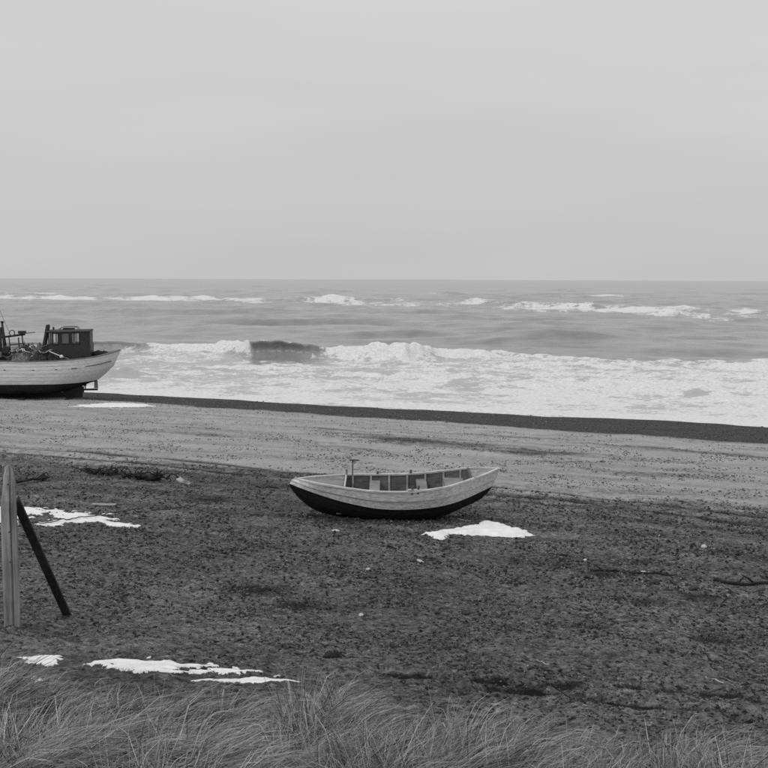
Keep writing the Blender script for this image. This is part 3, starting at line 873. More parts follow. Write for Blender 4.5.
    MB().box((1.22, -b + .15, z - .19), (1.68, b - .15, z - .16)).build("stern_bench", M_DECK, root, bevel=.006)
    # oarlock blocks and pins
    for xo, sd, h in ((.47, -1, .13), (.60, -1, .13), (1.98, 1, .20), (1.86, -1, .17), (.47, 1, .10), (-.30, 1, .08)):
        b, z = beam_y(D_SHEER, xo)
        mb = MB(); yy = sd * (b - .01)
        mb.beam((xo, yy, z - .06), (xo + .02, yy, z + h), .05, .045); mb.build("thole_pin", M_INNER if xo < 1 else M_RAIL, root)
    b, z = beam_y(D_SHEER, .53)
    MB().box((.38, -b - .02, z + .022), (.69, -b + .06, z + .05)).build("oarlock_block", M_RAIL, root, bevel=.006)
    # light iron T-post on the far side of the foredeck
    b, z = beam_y(D_SHEER, -.85)
    mb = MB(); mb.tube([(-.87, b - .05, z - .1), (-.86, b - .05, z + .36)], .014, 6); mb.tube([(-.94, b - .05, z + .36), (-.72, b - .05, z + .355)], .016, 6)
    mb.build("mooring_post", M_IRON, root)
    MB().beam((-1.0, b - .14, z - .05), (-1.0, b - .14, z + .16), .045, .045).build("bollard", M_DECK, root)
    return root
build_dory()

# ================================================================== FISHING BOAT
C_SHEER = [(-5.4, 0, 3.05), (-4.3, .85, 2.68), (-2.6, 1.42, 2.28), (0, 1.6, 2.11), (2.2, 1.48, 2.13), (3.9, 1.08, 2.27), (4.85, .52, 2.45), (5.32, 0, 2.60)]
C_TOP = [(-5.1, 0, 1.9), (-4.2, .68, 1.75), (-2.7, 1.32, 1.55), (0, 1.6, 1.5), (2.2, 1.45, 1.5), (3.6, .98, 1.56), (4.5, .45, 1.66), (4.95, 0, 1.78)]
C_WL = [(-4.7, 0, 1.05), (-3.7, .6, .97), (-2.1, 1.28, .93), (0, 1.48, .92), (1.9, 1.30, .91), (3.0, .72, .92), (3.7, .3, .97), (4.15, 0, 1.02)]
C_BIL = [(-4.5, 0, .68), (-3.2, .48, .52), (-1.6, 1.0, .47), (0, 1.15, .45), (1.5, 1.0, .47), (2.6, .42, .58), (3.2, .16, .72), (3.75, 0, .87)]
C_KEEL = [(-4.3, 0, .42), (-3.0, 0, .32), (-1.5, 0, .28), (0, 0, .27), (1.5, 0, .30), (2.4, 0, .40), (3.0, 0, .55), (3.5, 0, .76)]
C_CURVES = [C_KEEL, C_BIL, C_WL, C_TOP, C_SHEER]; C_CS = [0, .25, .45, .72, 1.0]
def build_cutter():
    bx, by = gp(20, 398.0)
    rz = math.radians(9)
    root = empty("fishing_boat", (bx, by, gz(bx, by) - .04), rz)
    tag(root, "large white fishing boat with dark wheelhouse beached at the water's edge", "fishing boat")
    for side in (-1, 1):
        for s0, s1 in ((0, .15), (.15, .30), (.30, .445)):
            strake("bottom_strake", C_CURVES, C_CS, s0, s1, side, .03, .004, M_BOTTOM, root, n=64)
        ss = np.linspace(.445, .97, 7)
        for s0, s1 in zip(ss[:-1], ss[1:]):
            strake("side_strake", C_CURVES, C_CS, s0, s1 - .004, side, .03, .012, M_WHITE2, root, n=64)
        strake("bulwark_strake", C_CURVES, C_CS, .965, 1.0, side, .055, .0, M_WHITE2, root, n=64, rows=2)
        strip_along(C_SHEER, 64, .07, .10, -.01, .045, side).build("rail", M_IRON_L, root)
        strake("bulwark_lining", C_CURVES, C_CS, .80, .985, side, -.04, 0, M_HOUSE, root, n=64, rows=3)
        # scuppers: short dark slots in the planking
        for xs in (2.05, 2.9, 3.05, .9, -.4):
            S = loft(C_CURVES, 200, C_CS, [.80])[0]; i = int(np.argmin(abs(S[:, 0] - xs)))
            MB().box((xs - .13, side * (S[i, 1] + .028) - .012, S[i, 2] - .02), (xs + .13, side * (S[i, 1] + .028) + .022, S[i, 2] + .02)).build("scupper", M_IRON, root)
    deck_mesh(C_SHEER, np.linspace(-4.9, 4.9, 40), .42, .06, .05, .04).build("deck", M_INNER, root, True)
    # keel, deadwood, rudder
    mb = MB(); mb.box((-4.0, -.09, .02), (3.3, .09, .32)); mb.beam((-4.0, 0, .17), (-4.75, 0, 1.1), .18, .2); mb.build("keel", M_BOTTOM, root)
    mb = MB(); mb.box((2.3, -.08, .30), (3.38, .08, .62)); mb.build("deadwood", M_BOTTOM, root)
    mb = MB(); mb.box((3.36, -.05, .40), (4.12, .05, .50)); mb.build("skeg_bar", M_IRON, root)
    mb = MB(); mb.add([(3.92, -.025, .52), (4.14, -.025, .52), (4.10, -.025, 1.08), (3.95, -.025, 1.04), (3.92, .025, .52), (4.14, .025, .52), (4.10, .025, 1.08), (3.95, .025, 1.04)],
                      [(0, 1, 2, 3), (7, 6, 5, 4), (0, 4, 5, 1), (1, 5, 6, 2), (2, 6, 7, 3), (3, 7, 4, 0)]); mb.build("rudder", M_IRON_L, root)
    # propeller
    mb = MB(); mb.tube([(3.34, 0, .70), (3.52, 0, .70)], .05, 8)
    for k in range(3):
        a = k * 2.094 + .4; c, s = math.cos(a), math.sin(a)
        mb.beam((3.44, c * .04, .70 + s * .04), (3.46, c * .19, .70 + s * .19), .11, .015, (.5, -s, c))
    mb.build("propeller", M_IRON, root)
    # stern post head and stem
    MB().beam((4.05, 0, .98), (4.98, 0, 1.80), .07, .10).build("sternpost", M_WHITE2, root)
    MB().beam((4.95, 0, 1.74), (5.36, 0, 2.66), .07, .09).build("sternpost", M_WHITE2, root)
    MB().beam((-4.7, 0, 1.0), (-5.46, 0, 3.2), .12, .14).build("stem", M_WHITE2, root)
    # ---- wheelhouse
    X0, X1, Y0, Y1, Z0, Z1 = 1.66, 3.80, -.78, .78, 1.70, 3.66
    house = MB()
    th = .05
    wins = [(1.90, 2.16, 2.99, 3.54), (2.36, 2.74, 3.02, 3.57), (2.90, 3.26, 3.02, 3.57)]
    def side_wall(y):
        xs = [X0 + .10]
        zb, zt = 2.98, 3.58
        house.box((X0, y - th / 2, Z0), (X1 + .06, y + th / 2, zb))
        house.box((X0, y - th / 2, zt), (X1, y + th / 2, Z1))
        edges = [X0, X0 + .06]
        prev = X0 + .17
        house.box((X0, y - th / 2, zb), (X0 + .07, y + th / 2, zt))        # corner post, then the narrow corner light
        cur = X0 + .18
        for (a, b, c, d) in wins:
            house.box((cur, y - th / 2, zb), (a, y + th / 2, zt))
            if c > zb: house.box((a, y - th / 2, zb), (b, y + th / 2, c))
            if d < zt: house.box((a, y - th / 2, d), (b, y + th / 2, zt))
            cur = b
        house.box((cur, y - th / 2, zb), (X1 + .03, y + th / 2, zt))
    side_wall(Y0); side_wall(Y1)
    # front with two windows, closed back
    for x, opening in ((X0 + .025, True), (X1 + .01, False)):
        a, b = x - th / 2, x + th / 2
        yy0, yy1 = Y0 + th / 2, Y1 - th / 2
        if opening:
            house.box((a, yy0, Z0), (b, yy1, 2.97)); house.box((a, yy0, 3.59), (b, yy1, Z1))
            for ya, yb in ((yy0, -.66), (-.08, .08), (.66, yy1)): house.box((a, ya, 2.97), (b, yb, 3.59))
        else: house.box((a, yy0, Z0), (b, yy1, Z1))
    w = house.build("wheelhouse", M_HOUSE, root)
    rb = MB()
    V = []; nx = 6
    for i, xx in enumerate((X0 - .12, X1 + .06)):
        for q in np.linspace(-1, 1, 9): V.append((xx, q * .86, Z1 + .035 * i + .07 * (1 - q * q)))
    for i, xx in enumerate((X0 - .12, X1 + .06)):
        for q in np.linspace(-1, 1, 9): V.append((xx, q * .86, Z1 - .05 + .035 * i + .03 * (1 - q * q)))
    F = [tuple(f) for f in grid_faces(2, 9)] + [tuple(np.array(f)[::-1] + 18) for f in grid_faces(2, 9)]
    for e in (0, 9):
        for q in range(8): F.append((e + q, e + q + 1, e + q + 19, e + q + 18))
    for q in (0, 8): F.append((q, q + 9, q + 27, q + 18))
    rb.add(V, F); rb.build("roof", M_ROOF, w)
    for y in (Y0, Y1):
        for j, (a, b, c, d) in enumerate(wins):
            s = -1 if y < 0 else 1
            yo = y + s * (th / 2 + .008)
            fr = MB(); t = .035
            fr.box((a - t, yo - .015, c - t), (b + t, yo + .015, c)); fr.box((a - t, yo - .015, d), (b + t, yo + .015, d + t))
            fr.box((a - t, yo - .015, c), (a, yo + .015, d)); fr.box((b, yo - .015, c), (b + t, yo + .015, d))
            if j == 2: fr.box(((a + b) / 2 + .04, yo - .012, c), ((a + b) / 2 + .075, yo + .012, d))
            fr.build("window_frame", M_FRAME, w)
            MB().box((a, y - .006, c), (b, y + .006, d)).build("window_pane", M_GLASS_D if (j == 1 and y < 0) else M_GLASS, w)
    # grab rail / hatch on the roof
    mb = MB(); P = smooth_curve([(2.15, -.3, 3.74), (2.3, -.3, 3.86), (2.7, -.3, 3.90), (3.1, -.3, 3.87), (3.2, -.3, 3.76)], 14)
    mb.tube(P, .022, 6); P2 = [(p[0], .3, p[2]) for p in P]; mb.tube(P2, .022, 6); mb.build("roof_rail", M_IRON_L, root)
    MB().box((2.35, -.24, 3.72), (2.95, .24, 3.83)).build("roof_hatch", M_ROOF, root, bevel=.02)
    MB().tube([(1.86, -.1, 3.66), (1.86, -.1, 3.88)], .05, 7).build("stove_pipe", M_IRON, root)
    # leaning exhaust / davit post and winch drum
    MB().tube([(1.24, -.45, 1.7), (1.30, -.45, 2.3), (1.62, -.45, 3.95), (1.60, -.45, 4.02)], [.12, .115, .115, .10], 10).build("leaning_post", M_IRON, root, True)
    mb = MB(); mb.tube([(1.52, -.75, 2.72), (1.52, -.15, 2.72)], .24, 12); mb.box((1.34, -.6, 1.7), (1.66, -.3, 2.6)); mb.build("winch_drum", M_IRON, root)
    # hauling gear amidships
    def px(x): return (x - 20) / 18.3
    def pz(y): return (398 - y) / 18.3
    Yg = -.3
    for n, (xa, ya, xb, yb, r) in enumerate(((3.5, 362, 4, 327, .09), (8, 362, 6, 322.5, .06), (9, 345, 6.5, 326, .04), (22, 356, 21, 337, .035), (26, 356, 24.5, 335, .035), (13, 350, 12, 337, .03))):
        MB().tube([(px(xa), Yg, pz(ya)), (px(xb), Yg, pz(yb))], r, 7).build("gear_post", M_IRON, root, True)
    MB().tube([(px(6), Yg, pz(322.5)), (px(6), Yg, pz(321))], .09, 8).build("post_cap", M_IRON, root, True)
    MB().beam((px(-3), Yg + .1, pz(338)), (px(27), Yg + .1, pz(334)), .12, .11).build("gear_beam", M_IRON, root)
    MB().beam((px(12), Yg + .05, pz(344.5)), (px(26), Yg + .05, pz(343)), .06, .05).build("gear_beam", M_IRON, root)
    MB().box((px(21), Yg - .15, pz(333.3)), (px(28), Yg + .2, pz(330.6))).build("gear_box", M_IRON, root)
    MB().beam((px(27), Yg, pz(333)), (px(37), Yg, pz(332)), .04, .05).build("gear_spar", M_IRON_L, root)
    ring = []; 
    for k in range(15):
        a = k / 14 * 2 * math.pi; ring.append((px(15) + .14 * math.cos(a), Yg, pz(332.5) + .14 * math.sin(a)))
    MB().tube(ring, .035, 6).build("hauling_ring", M_IRON_L, root, True)
    MB().box((px(0), Yg - .5, pz(356)), (px(6), Yg - .2, pz(351))).build("fish_box", M_IRON_L, root, bevel=.01)
    mb = MB(); mb.tube([(px(9), Yg - .3, pz(349)), (px(9), Yg + .3, pz(349))], .2, 10); mb.box((px(2), Yg - .2, 1.7), (px(11), Yg + .2, pz(350))); mb.build("line_hauler", M_IRON, root)
    # foremast with stays
    MB().tube([(-1.78, 0, 1.7), (-1.8, 0, 7.3)], [.09, .05], 9).build("mast", M_RIB, root, True)
    MB().tube([(-1.8, 0, 7.05), (px(12), Yg, pz(331))], .012, 5).build("mast_stay", M_IRON_L, root)
    MB().tube([(-1.8, 0, 7.05), (-5.35, 0, 3.1)], .012, 5).build("mast_stay", M_IRON_L, root)
    # hand rail and coiled gear on the stern deck
    for xs, ys in ((4.15, .35), (4.5, -.1), (4.35, .1)):
        me = lump_mesh("coiled_rope", .34, .30, .26, int(xs * 10), .5, 8, 1.6); o = link("coiled_rope", me, M_NET, root); o.location = (xs, ys, 2.28)
    M = Matrix.Translation((bx, by, root.location.z)) @ Matrix.Rotation(rz, 4, 'Z')
    # ---- net heap lying in the waist: a thing of its own
    heap = empty("net_heap", M @ Vector((.4, -.25, 1.72)), rz)
    tag(heap, "heap of dark fishing nets lying on the deck before the wheelhouse", "fishing nets")
    for i, (hx, hy, rx, ry, h, mat) in enumerate(((-.45, .0, .62, .7, .72, M_NET), (.15, .1, .6, .75, 1.0, M_NET), (.62, 0, .50, .7, 1.15, M_NET_L), (.95, -.2, .5, .6, .86, M_NET), (1.35, -.4, .5, .45, .72, M_NET), (-.15, -.65, .6, .3, .72, M_NET_L), (.65, -.65, .62, .3, .70, M_NET), (-.05, .2, .5, .5, 1.02, M_NET_L))):
        me = lump_mesh("net_bundle", rx, ry, h, 40 + i, .42, 14, 2.0); o = link("net_bundle", me, mat, heap); o.location = (hx, hy, .06)
    for i in range(26):
        hx = rnd.uniform(-.8, 1.4); hy = rnd.uniform(-.75, .3); zz = rnd.uniform(.55, 1.15)
        P = [(hx + .22 * math.sin(k * 1.1 + i) + .09 * k - .2, hy + .12 * math.cos(k * 1.7 + i), zz + .10 * math.sin(k * 1.9 + i * 2)) for k in range(7)]
        MB().tube(smooth_curve(P, 14), .018, 5).build("net_rope", M_IRON_L if i % 3 else M_PALE, heap)
    for i in range(9):
        me = lump_mesh("net_float", .07, .07, .07, 70 + i, .05, 7); o = link("net_float", me, M_IRON_L if i % 2 else M_NET, heap); o.location = (rnd.uniform(-.7, 1.3), rnd.uniform(-.8, -.3), rnd.uniform(.65, 1.0))
    # ---- marker pole with float
    pole = empty("marker_buoy", M @ Vector((px(52), -1.0, pz(352.5) + .12)), rz)
    tag(pole, "pale marker pole with a round float leaning beside the wheelhouse", "marker buoy")
    MB().tube([(0, 0, 0), (.62, -.1, -.26)], .028, 6).build("pole", M_PALE, pole)
    me = lump_mesh("float", .10, .10, .10, 90, .04, 10, flat=False); o = link("float", me, M_PALE, pole); o.location = (.62, -.1, -.27)
    MB().tube([(.70, -.1, -.29), (1.02, -.15, -.40)], .03, 6).build("pole_foot", M_IRON_L, pole)
    # ---- baulks the keel rests on
    for i, xb in enumerate((-2.6, .3, 2.6)):
        c = M @ Vector((xb, -.1, 0)); zz = gz(c.x, c.y)
        o = MB().box((-.14, -1.5, -.08), (.14, 1.5, .10), .015).build("timber_baulk", M_BRACE, None, bevel=.02)
        o.location = (c.x, c.y, zz); o.rotation_euler = (0, 0, rz)
        tag(o, ("dark timber baulk under the bow of the fishing boat", "dark timber baulk under the middle of the fishing boat", "dark timber baulk under the stern of the fishing boat")[i], "timber baulk", "baulks under the fishing boat")
build_cutter()

# ================================================================== POST AND BRACE
def build_post():
    x, y = gp(12.2, 633); z = float(base_z(x, y))
    dist = math.hypot(x, y); m = y / F_PX
    o = empty("wooden_post", (x, y, z), math.radians(8))
    tag(o, "weathered upright wooden post with a tapered split top at the left edge", "post")
    W = 14.6 * m; H = (633 - 461) * m / math.cos(PITCH)
    # outline: fraction of height -> left and right edges
    prof = [(-.25, -.5, .5), (.0, -.5, .5), (.3, -.49, .5), (.55, -.50, .49), (.76, -.49, .47), (.80, -.42, .455), (.88, -.35, .41), (.95, -.27, .36), (.985, -.22, .32), (1.0, -.18, .27)]
    V = []; 
    for k, (h, a, b) in enumerate(prof):
        dpt = W * (.5 if h < .8 else .5 - .38 * (h - .8) / .2)
        j = lambda: rnd.uniform(-.004, .004)
        jt = .03 if h > .98 else 0.0
        xa, xb = a * W, b * W
        cx = xa + (xb - xa) * .70
        V += [(xa + j(), -dpt + .02, h * H), (xa + .02, -dpt + j(), h * H), (cx - .012, -dpt + j(), h * H), (cx + j() * .5, -dpt + .022, h * H), (cx + .012, -dpt + j(), h * H), (xb - .015, -dpt + j(), h * H), (xb + j(), -dpt + .02, h * H), (xb + j(), dpt, h * H), (xa + j(), dpt, h * H)]
    n = 9; F = []
    V = [p if i < len(V) - 18 else (p[0] + rnd.uniform(-.008, .008), p[1] + rnd.uniform(-.006, .006), p[2] + rnd.uniform(-.035, .02)) for i, p in enumerate(V)]
    for i in range(len(prof) - 1):
        for k in range(n): F.append((i * n + k, i * n + (k + 1) % n, (i + 1) * n + (k + 1) % n, (i + 1) * n + k))
    F += [tuple(range(n)), tuple((len(prof) - 1) * n + k for k in range(n))]
    MB().add(V, F).build("timber", M_POST, o)
    # split-off sliver on the left of the head
    MB().add([(-.5 * W, -.03, .76 * H), (-.40 * W, -.05, .76 * H), (-.42 * W, .0, .76 * H), (-.30 * W, -.03, .90 * H)], [(0, 1, 3), (1, 2, 3), (2, 0, 3), (2, 1, 0)]).build("splinter", M_POST, o)
    for hh in (.62, .44, .90):
        MB().tube([(W * .1, -W * .5 + .01, hh * H), (W * .1, -W * .5 - .012, hh * H)], .007, 6).build("nail", M_IRON, o)
    # a bit of fence wire still stapled near the top
    P = smooth_curve([(.12, -.03, H * .94), (.20, -.05, H * .97), (.27, .0, H * .93), (.33, .04, H * .955)], 12)
    MB().tube(P, .004, 5).build("wire_end", M_IRON_L, o)
    # brace
    bx, by = gp(69, 619); bz = float(base_z(bx, by))
    top = Vector((x + W * .30, y + W * .62, z + (633 - 497) * m))
    b = empty("diagonal_brace", (bx, by, bz))
    tag(b, "dark slanting timber brace leaning against the upright post", "brace")
    d = Vector((bx, by, bz)) - top
    foot = d.normalized() * (d.length + .12)
    loc = top - Vector((bx, by, bz))
    MB().beam(loc, loc + foot, .085, .07, (1, .15, .5)).build("timber", M_BRACE, b, bevel=.008)
build_post()

# ================================================================== BEACH LITTER
def stick(a, b, r, mat, label, name="driftwood_stick", wob=.03, sub=None):
    A, B = gp3(*a), gp3(*b)
    c = (A + B) / 2
    n = 9; P = []
    for i in range(n):
        t = i / (n - 1); p = A.lerp(B, t)
        p.x += rnd.uniform(-wob, wob) * .6; p.y += rnd.uniform(-wob, wob)
        p.z = gz(p.x, p.y) + r * .75
        P.append(p - c)
    P = smooth_curve([tuple(p) for p in P], 22)
    rad = [r * (1 - .35 * i / 21) * rnd.uniform(.85, 1.12) for i in range(22)]
    o = empty(name, c); tag(o, label, "driftwood")
    MB().tube(P, rad, 7).build("stem", mat, o, True)
    for (t, ang, L) in (sub or []):
        i = int(t * 21); q = Vector(P[i]); e = q + Vector((math.cos(ang) * L, math.sin(ang) * L, L * .35))
        MB().tube([q, q.lerp(e, .5) + Vector((0, 0, .015)), e], [r * .6, r * .5, r * .25], 6).build("twig", mat, o, True)
    return o
stick((590, 571), (641, 575), .022, M_DRIFT_D, "long dark stick lying on the sand right of centre", sub=[(.25, 2.4, .18)])
stick((636, 575), (678, 577), .020, M_DRIFT_D, "dark stick lying end to end with a longer one", sub=[(.6, .6, .15)])
stick((713, 583), (800, 591), .036, M_DRIFT_D, "thick dark driftwood branch at the right edge of the frame", sub=[(.5, 2.2, .25), (.3, .8, .2)])
stick((705.5, 680), (723, 687.5), .012, M_DRIFT_L, "thin pale stick lying beside the wheel tracks", wob=.004)
stick((537, 661.5), (549, 666), .008, M_DRIFT_L, "tiny pale twig on dark sand above the wheel tracks", wob=.006)
stick((256, 487), (277, 489.5), .03, M_DRIFT_D, "short dark stick near the bow of the rowing boat")
stick((308, 513), (332, 517), .035, M_DRIFT_D, "dark piece of wood beside the keel of the rowing boat")
stick((428, 515), (470, 522), .018, M_DRIFT_L, "thin pale stick under the stern of the rowing boat", wob=.03)
# pale plank
A = gp3(92, 504); Bq = gp3(116, 505)
o = MB().beam((A - (A + Bq) / 2) + Vector((0, 0, .03)), (Bq - (A + Bq) / 2) + Vector((0, 0, .03)), .12, .03, (0, 1, 0)).build("plank", M_DRIFT_L, None, bevel=.004)
o.location = (A + Bq) / 2; tag(o, "pale piece of plank lying above the ragged snow patch", "plank")
# old rope laid across the sand
pts = [(30, 528), (52, 525.5), (82, 521), (110, 516.5), (135, 513), (165, 509), (210, 503.5)]
P3 = [gp3(*p, .02) for p in pts]; c = P3[3].copy()
P = smooth_curve([tuple(p - c) for p in P3], 60)
for i in range(60): P[i, 2] = gz(P[i, 0] + c.x, P[i, 1] + c.y) + (.065 if i < 34 else .012) - c.z
o = MB().tube(P, .011, 6).build("rope", M_ROPE, None, True); o.location = c
tag(o, "long thin rope lying across the ragged snow patch", "rope")

def brush(center, length, n, label, seed, hgt=.3, name="brushwood"):
    """a tangle of bare twigs washed up on the sand"""
    g = random.Random(seed)
    A, B = gp3(*center[0]), gp3(*center[1]); c = (A + B) / 2
    o = empty(name, c); tag(o, label, "driftwood")
    main = []
    for i in range(10):
        p = A.lerp(B, i / 9); p.y += g.uniform(-.06, .06); p.z = gz(p.x, p.y) + .05 + g.uniform(0, .05); main.append(tuple(p - c))
    M0 = smooth_curve(main, 26)
    MB().tube(M0, [.032 * (1 - .5 * i / 25) * g.uniform(.7, 1.4) for i in range(26)], 7).build("branch", M_DRIFT_D, o, True)
    for i in range(n):
        s = Vector(M0[g.randrange(26)]); a = g.uniform(0, 6.28); L = g.uniform(.18, .6)
        e = s + Vector((math.cos(a) * L, math.sin(a) * L * .6, g.uniform(0, hgt)))
        mid = s.lerp(e, .5) + Vector((g.uniform(-.08, .08), g.uniform(-.08, .08), g.uniform(0, .12)))
        for q in (mid, e):
            q.z = max(q.z, gz(q.x + c.x, q.y + c.y) + .015 - c.z)
        r = g.uniform(.010, .024)
        MB().tube(smooth_curve([tuple(s), tuple(mid), tuple(e)], 7), [r, r, r * .9, r * .8, r * .7, r * .6, r * .4], 5).build("twig", M_DRIFT_D, o, True)
    for i in range(max(3, n // 4)):
        q = Vector(M0[g.randrange(26)])
        me = lump_mesh("weed_clump", g.uniform(.10, .22), g.uniform(.08, .16), g.uniform(.05, .12), seed * 10 + i, .6, 8, 2.0)
        w = link("weed_clump", me, M_WEED, o); w.location = q
brush(((88, 473), (124, 479)), 1, 26, "dark tangle of twigs and weed behind the snow, nearer the post", 3, .22)
brush(((122, 479), (168, 481)), 1, 26, "dark tangle of twigs and weed, the one farther from the post", 4, .24)
brush(((17, 486), (50, 479)), 1, 7, "thin bare branch lying on the sand just beside the post top", 5, .12)
stick((71, 465.5), (92, 474), .022, M_DRIFT_D, "thin dark stick slanting up to the nearer tangle of twigs")

def stone(p, sx, sy, sz, mat, label, seed, name="stone", cat="stone", rough=.28):
    q = gp3(*p); me = lump_mesh(name, sx, sy, sz, seed, rough, 9)
    o = link(name, me, mat); o.location = q + Vector((0, 0, sz * .25)); o.rotation_euler = (0, 0, rnd.uniform(0, 3))
    tag(o, label, cat)
stone((361, 617), .045, .03, .02, M_STONE_L, "small white stone on bare sand above the dark weed clump", 1)
stone((336, 531), .09, .06, .025, M_STONE_L, "flat white stone just in front of the rowing boat", 2)
stone((421, 562.5), .15, .035, .02, M_STONE_L, "small sliver of snow below the pointed snow patch", 3, "snow_remnant", "snow patch")
stone((704, 549), .06, .05, .045, M_STONE_L, "round pale stone right of the pointed snow patch", 4)
stone((585, 560), .06, .03, .02, M_STONE_L, "flat pale stone above the long dark stick", 5)
stone((368, 571), .04, .035, .025, M_STONE_L, "tiny pale stone below the middle of the rowing boat", 6)
stone((277, 679), .04, .02, .015, M_STONE_L, "tiny snow crumb right of the thin snow streak", 8, "snow_remnant", "snow patch")
stone((643, 575), .05, .04, .035, M_STONE_L, "pale stone between the two dark sticks", 9)
stone((655, 583.5), .09, .07, .06, M_PEB_D, "dark stone just below the two dark sticks", 10)
stone((694, 591), .10, .08, .06, M_PEB_D, "dark stone left of the thick driftwood branch", 11)
stone((466, 612), .07, .05, .04, M_PEB_D, "lone dark stone on the sand below the pointed snow patch", 12)
stone((660, 537), .035, .03, .025, M_STONE_L, "small pale stone on the dark sand near the pale band", 13)
# crumpled pale scrap beside the brushwood
q = gp3(184, 485)
scrap = empty("paper_scrap", q); tag(scrap, "crumpled pale scrap lying right of the twig tangles", "litter")
for i, (dx, dz, s) in enumerate(((-.08, .10, .12), (.05, .05, .13), (.10, -.0, .10))):
    me = lump_mesh("fold", s, s * .5, s * .7, 120 + i, .7, 7, 2.2); o = link("fold", me, M_STONE_L if i != 1 else M_RIB, scrap, smooth=False); o.location = (dx, 0, dz + .02); o.rotation_euler = (.4 * i, .5, i)
# dark weed clump
q = gp3(333, 658)
wd = empty("seaweed_clump", q); tag(wd, "black clump of seaweed alone on the sand near the grass", "seaweed")
for i in range(5):
    me = lump_mesh("weed_lump", rnd.uniform(.035, .06), rnd.uniform(.03, .05), rnd.uniform(.025, .04), 130 + i, .6, 8, 2); o = link("weed_lump", me, M_WEED, wd); o.location = (rnd.uniform(-.07, .07), rnd.uniform(-.05, .05), .015)
for i in range(14):
    a = rnd.uniform(0, 6.28); L = rnd.uniform(.07, .14)
    MB().tube(smooth_curve([(0, 0, .02), (math.cos(a) * L * .5, math.sin(a) * L * .5, rnd.uniform(.03, .06)), (math.cos(a) * L, math.sin(a) * L, .004)], 6), .005, 4).build("weed_strand", M_WEED, wd)

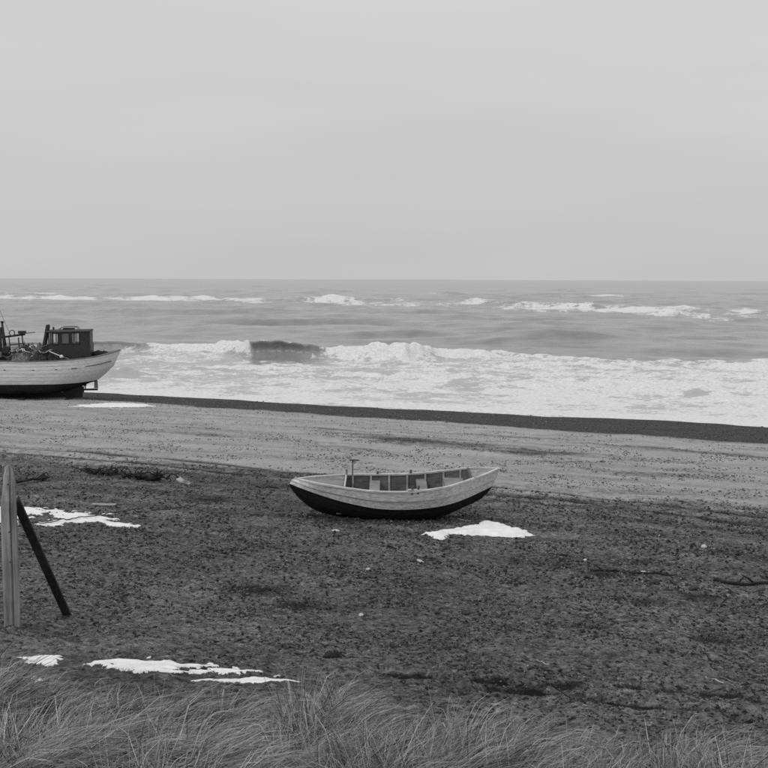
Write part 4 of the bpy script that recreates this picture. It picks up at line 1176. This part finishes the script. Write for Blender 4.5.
# ================================================================== MARRAM GRASS (uncountable)
def build_grass():
    g = np.random.default_rng(77)
    roots, az, ln, bend, tone, wid, lean = [], [], [], [], [], [], []
    tufts = []
    # front line of tussocks, traced loosely along the dune edge, then filled behind
    def edge_u(x): return np.interp(x, [-6, -4, -2.6, -1.7, -1.0, -.35, .3, 1.0, 1.7, 2.4, 3.5, 5], [6.4, 6.4, 6.45, 6.5, 6.65, 7.2, 7.1, 7.1, 7.2, 7.3, 7.4, 7.5])
    k = 0
    while len(tufts) < 310 and k < 20000:
        k += 1
        x = g.uniform(-5.5, 6.0); e = float(edge_u(x)); u = e - 3.6 * g.random() ** 1.5
        if u < 1.9: continue
        y = (u - NU[0] * x) / NU[1]
        if y < 2.4 or abs(x) > .40 * y + .55: continue
        if all((x - a) ** 2 + (y - b) ** 2 > .17 ** 2 for a, b, *_ in tufts):
            big = .78 + .75 * float(perlin(np.array([x / 1.1]), np.array([y / 1.1]), 131)[0])
            fade = 1.0 if x < .6 else max(.82, 1 - .16 * (x - .6))
            tufts.append((x, y, float(np.clip(big * fade * g.uniform(.8, 1.2), .42, 1.22)), g.uniform(0, 1)))
    for (x, y, s, tt) in tufts:
        n = int(250 * (.5 + .7 * s))
        r = .135 * s * np.sqrt(g.random(n)); a = g.uniform(0, 2 * np.pi, n)
        rx, ry = x + r * np.cos(a), y + r * np.sin(a)
        roots.append(np.stack([rx, ry, np.zeros(n)], 1))
        ta = g.uniform(-1.1, .9)
        az.append(np.where(g.random(n) < .45, ta, a) + g.normal(0, .5, n)); ln.append(s * g.uniform(.28, .68, n)); bend.append(g.uniform(.5, 2.1, n))
        tone.append(np.clip(.42 + .35 * (tt - .5) + g.normal(0, .26, n), 0, 1)); wid.append(.0015 + .0028 * g.random(n) ** 1.7); lean.append(.10 + 1.6 * r)
    # thin single blades between and beyond the tussocks
    n = 4200
    x = g.uniform(-5.5, 6, n); u = edge_u(x) + g.normal(-.7, .6, n); y = (u - NU[0] * x) / NU[1]
    k = (u > 2.5) & (y > 2.9) & (abs(x) < .4 * y + .5); x, y = x[k], y[k]; n = len(x)
    roots.append(np.stack([x, y, np.zeros(n)], 1)); az.append(g.uniform(0, 6.28, n)); ln.append(g.uniform(.08, .30, n)); bend.append(g.uniform(.6, 2.4, n))
    tone.append(np.clip(g.normal(.45, .25, n), 0, 1)); wid.append(g.uniform(.0014, .0028, n)); lean.append(np.full(n, .35))
    R = np.concatenate(roots); az = np.concatenate(az); ln = np.concatenate(ln); bend = np.concatenate(bend); tone = np.concatenate(tone); wid = np.concatenate(wid); lean = np.concatenate(lean)
    R[:, 2] = ground_z(R[:, 0], R[:, 1]) - .02
    N = len(R); K = 5
    wind = .95 + .9 * perlin(R[:, 0] / .8, R[:, 1] / .8, 141)         # leeward droop, towards +x
    pos = R.copy(); th = lean * .9 + .05
    pts = [pos.copy()]
    dirx, diry = np.cos(az), np.sin(az)
    for k in range(K - 1):
        f = (k + .5) / (K - 1)
        t = th + bend * f ** 1.3 * .62
        hx = np.sin(t) * dirx + .75 * wind * f ** 1.1; hy = np.sin(t) * diry - .12 * wind * f; hz = np.cos(t) - .75 * f * f * wind
        L = np.sqrt(hx * hx + hy * hy + hz * hz)
        stp = (ln / (K - 1))[:, None] * np.stack([hx / L, hy / L, hz / L], 1)
        pos = pos + stp
        pts.append(pos.copy())
    Pn = np.stack(pts, 1)
    gzv = np.repeat(ground_z(R[:, 0], R[:, 1])[:, None], K, 1)
    slope = (base_z(R[:, 0] + .3, R[:, 1]) - base_z(R[:, 0], R[:, 1])) / .3
    sl2 = (base_z(R[:, 0], R[:, 1] + .3) - base_z(R[:, 0], R[:, 1])) / .3
    gl = gzv + slope[:, None] * (Pn[..., 0] - R[:, 0:1]) + sl2[:, None] * (Pn[..., 1] - R[:, 1:2])
    Pn[:, 1:, 2] = np.maximum(Pn[:, 1:, 2], gl[:, 1:] + .02)
    T = np.gradient(Pn, axis=1)
    ra = g.uniform(-.9, .9, N)
    side = np.cross(T, np.stack([np.sin(ra) * .8, -np.cos(ra), .35 + 0 * ra], 1)[:, None, :])
    side /= np.linalg.norm(side, axis=2, keepdims=True) + 1e-9
    taper = (1 - (np.arange(K) / (K - 1)) ** 1.6 * .85)[None, :, None] * wid[:, None, None]
    V = np.stack([Pn + side * taper, Pn - side * taper], 2).reshape(-1, 3)          # N,K,2
    i = (np.arange(N) * K * 2)[:, None] + (np.arange(K - 1) * 2)[None]
    F = np.stack([i, i + 1, i + 3, i + 2], -1).reshape(-1, 4)
    tn = np.repeat(tone, K * 2)
    me = mesh_np("marram_grass", V, F, dict(tone=tn))
    o = link("marram_grass", me, M_GRASS)
    tag(o, "dry windblown marram grass along the dune edge in the foreground", "grass", kind="stuff")
    print("grass blades", N)
build_grass()
print("tris", sum(sum(len(p.vertices) - 2 for p in o.data.polygons) for o in COL.objects if o.type == 'MESH' and len(o.data.polygons) < 3000) , [(o.name, len(o.data.polygons)) for o in COL.objects if o.type == 'MESH' and len(o.data.polygons) >= 3000])
